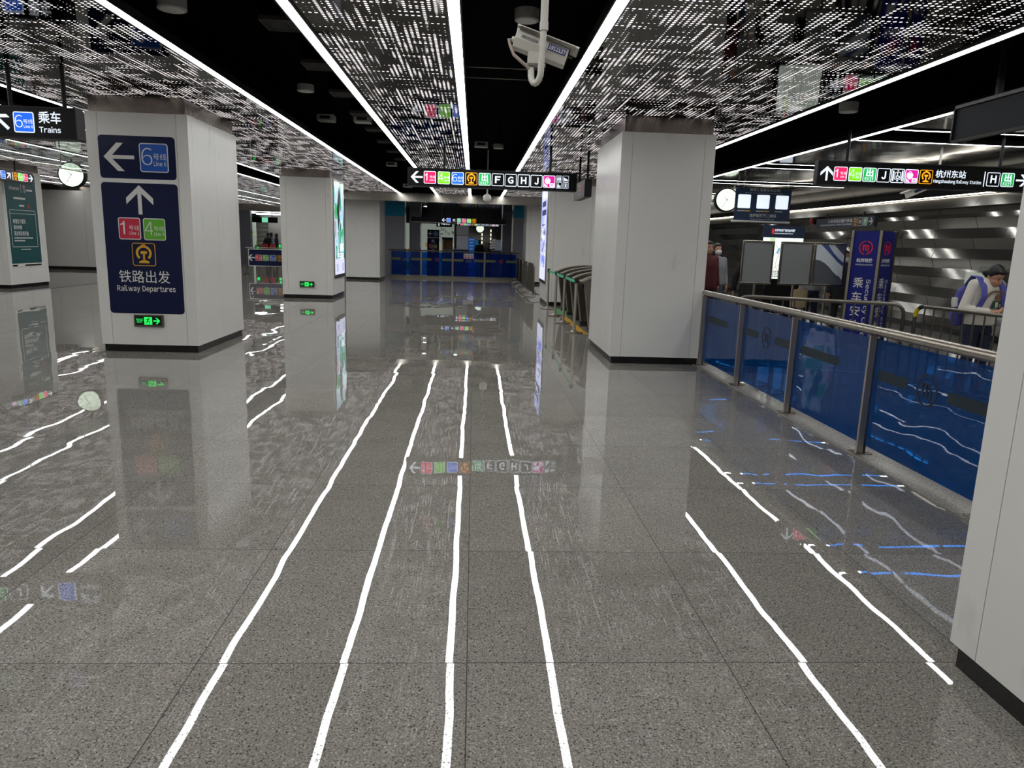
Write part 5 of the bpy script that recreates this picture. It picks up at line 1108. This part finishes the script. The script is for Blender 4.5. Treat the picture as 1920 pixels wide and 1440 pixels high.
t = thing('wall_poster', 'pale food poster on the wall beyond the left hall gates', 'poster', (-13.7, 46.5, 0)); part(MB().box(-14.3, -13.55, 46.5, 46.6, .0, 2.6, MURAL), 'sheet', t)
t = thing('wall_panel', 'slatted steel wall panel behind the gate of the left hall', 'wall panel', (-13.5, 47.5, 0)); mb = MB()
for kk in range(9): mb.add([(-13.9, 47.5, .27*kk), (-13.05, 47.5, .27*kk), (-13.05, 47.4, .27*kk+.13), (-13.9, 47.4, .27*kk+.13), (-13.05, 47.5, .27*kk+.26), (-13.9, 47.5, .27*kk+.26), (-13.9, 47.7, .27*kk), (-13.05, 47.7, .27*kk), (-13.05, 47.7, .27*kk+.26), (-13.9, 47.7, .27*kk+.26)], [(0, 1, 2, 3), (3, 2, 4, 5), (0, 6, 7, 1), (5, 4, 8, 9), (6, 9, 8, 7), (0, 3, 5, 9, 6), (1, 7, 8, 4, 2)], mat('slat_pale', 'a8a8a4', .25, .5))
part(mb, 'slats', t)

# ------------------------------------------------------------------ beyond the far railing
t = thing('wayfinding_sign', 'navy wayfinding board pointing to line 6, standing before the food mural', 'sign', (-2.41, 43.5, 0)); part(MB().box(-2.76, -2.06, 43.5, 43.58, 0, 2.16, NAVY), 'board', t); F = Face((0, 43.499, 0), UX, UZ)
arrow_part(F, t, (-2.57, 1.93), .24, PI, PR['w'], n=.001); badge(F, t, '6', -2.25, 1.93, .25, PR, n=.001); mb = MB(); rect(mb, F, -2.76, 1.68, -2.06, 1.72, .001, .004, PR['w']); part(mb, 'dividing_band', t)
arrow_part(F, t, (-2.41, 1.48), .26, PI*.75, PR['w'], n=.001); badge(F, t, '1', -2.53, 1.19, .21, PR, n=.001); badge(F, t, '4', -2.29, 1.19, .21, PR, n=.001); badge(F, t, 'rail', -2.41, .92, .22, PR, n=.001)
F = Face((0, 43.995, 0), UX, UZ); t = thing('wall_lettering', 'dark brush strokes across the food mural', 'lettering', (-2.4, 43.99, 2.1))
rng = random.Random(11)
for (u, v, s_) in ((-3.32, 2.05, .26), (-3.32, 1.75, .24), (-1.95, 2.05, .26), (-1.95, 1.78, .22), (-1.62, 1.88, .26), (-1.38, 1.88, .26)):
    mb = MB()
    for q in range(8):
        a = (u+rng.uniform(-.5, .5)*s_, v+rng.uniform(.05, .95)*s_); d_ = rng.choice((0, 0, PI/2, .9, -.8)); l_ = rng.uniform(.25, .55)*s_; stroke(mb, F, a, (a[0]+l_*math.cos(d_), a[1]+l_*math.sin(d_)), .024, .002, .004+.0003*q, mat('brush_ink', '2f3b33', .7))
    part(mb, 'brush_mark', t)
t = thing('service_counter', 'small counter window with a dark awning in the food mural', 'counter', (-1.55, 43.6, 0)); part(MB().box(-1.86, -1.28, 43.6, 43.9, 0, 1.05, mat('counter_teal', '7f9c98', .5)), 'base', t); part(MB().box(-1.9, -1.26, 43.55, 43.9, 1.62, 1.74, NAVY), 'awning', t); part(MB().box(-1.9, -1.87, 43.6, 43.64, 0, 1.62, STEELD).box(-1.29, -1.26, 43.6, 43.64, 0, 1.62, STEELD), 'post', t); part(MB().box(-1.86, -1.28, 43.88, 43.9, 1.05, 1.62, mat('counter_back', 'a07a52', .6)), 'back_wall', t)
t = thing('curtain', 'white curtains drawn across the kiosk in the passage', 'curtain', (-.7, 42, 0)); mb = MB(); n = 60; vs = []; fs = []
for z in (.0, 1.86):
    for i in range(n+1): vs.append((-1.0+.63*i/n, 42+.02*math.sin(i*.9), z))
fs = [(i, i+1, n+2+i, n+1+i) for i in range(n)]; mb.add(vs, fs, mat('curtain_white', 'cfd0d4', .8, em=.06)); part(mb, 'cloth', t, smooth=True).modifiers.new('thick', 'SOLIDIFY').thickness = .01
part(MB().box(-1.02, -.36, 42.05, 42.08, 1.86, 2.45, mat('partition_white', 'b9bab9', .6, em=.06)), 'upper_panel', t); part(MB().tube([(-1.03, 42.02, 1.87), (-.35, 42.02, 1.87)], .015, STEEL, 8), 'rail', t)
BLUEC = mat('counter_blue', '124a9c', .4)
for x0, x1, lab in ((-1.15, -.28, 'blue service desk under the white curtains'), (.98, 1.55, 'blue service desk under the white board')):
    t = thing('service_desk', lab, 'desk', ((x0+x1)/2, 40.5, 0), 'blue desks in the passage'); part(MB().box(x0, x1, 40.4, 40.9, 0, 1.08, BLUEC), 'body', t); part(MB().box(x0-.04, x1+.04, 40.35, 40.95, 1.08, 1.12, WHITEP), 'top', t)
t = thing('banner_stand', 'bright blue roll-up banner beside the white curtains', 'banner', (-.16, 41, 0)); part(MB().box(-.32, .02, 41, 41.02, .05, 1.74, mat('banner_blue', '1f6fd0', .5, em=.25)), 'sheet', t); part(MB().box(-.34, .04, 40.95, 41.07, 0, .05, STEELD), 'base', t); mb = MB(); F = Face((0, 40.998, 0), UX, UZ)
for kk in range(6): rect(mb, F, -.28+.05*(kk % 2), 1.62-.17*kk, -.02-.05*(kk % 2), 1.68-.17*kk, 0, .002, mat('banner_text', 'a9c4ea', .5, em=.2))
part(mb, 'banner_print', t)
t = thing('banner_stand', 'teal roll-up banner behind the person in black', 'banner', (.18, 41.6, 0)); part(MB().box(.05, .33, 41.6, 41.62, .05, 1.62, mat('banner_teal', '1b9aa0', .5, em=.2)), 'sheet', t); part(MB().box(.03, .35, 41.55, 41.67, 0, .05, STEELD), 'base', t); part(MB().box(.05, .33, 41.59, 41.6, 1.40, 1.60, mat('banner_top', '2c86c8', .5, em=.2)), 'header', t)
t = thing('notice_rack', 'rack of white papers beside the white board in the passage', 'notice rack', (1.1, 41, 0)); part(MB().tube([(1.12, 41.05, 0), (1.12, 41.05, 1.75)], .02, STEELD, 8), 'pole', t)
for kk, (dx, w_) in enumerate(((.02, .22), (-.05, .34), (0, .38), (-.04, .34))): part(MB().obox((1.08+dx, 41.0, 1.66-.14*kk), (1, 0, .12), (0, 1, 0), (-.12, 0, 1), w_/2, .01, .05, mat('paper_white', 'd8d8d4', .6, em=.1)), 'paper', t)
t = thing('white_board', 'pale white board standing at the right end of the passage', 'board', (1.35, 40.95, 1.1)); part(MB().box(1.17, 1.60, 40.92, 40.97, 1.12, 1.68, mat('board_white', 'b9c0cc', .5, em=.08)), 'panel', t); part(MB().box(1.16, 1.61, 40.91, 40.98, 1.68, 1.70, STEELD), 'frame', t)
for x, lab in ((.48, 'vertical chrome light strip nearer the clock on the far steel wall'), (1.02, 'vertical chrome light strip farther from the clock on the far steel wall')):
    t = thing('wall_light', lab, 'wall light', (x, 45.4, 1.0), 'vertical lights on the far steel wall'); part(MB().box(x-.03, x+.03, 45.42, 45.5, .6, 2.4, CHROME), 'backplate', t)
    for kk in range(6): part(MB().box(x-.03, x+.03, 45.40, 45.42, .95+.24*kk, 1.1+.24*kk, mat('wall_lamp', 'fff0c8', .5, em=1.6)), 'lamp', t)
for y in (43.0, 46.0, 48.3):  # farthest one added to brighten the wall behind the gates
    t = thing('led_line_light', 'crosswise white line light over the left hall gates, the farthest one added', 'ceiling light', (-11, y, 2.9), 'line lights over the left hall gates, farthest one added'); part(MB().box(-14, -9, y-.05, y+.05, 2.85, 2.9, CHAN), 'housing', t); part(MB().box(-14, -9, y-.04, y+.04, 2.835, 2.85, LED), 'diffuser', t)
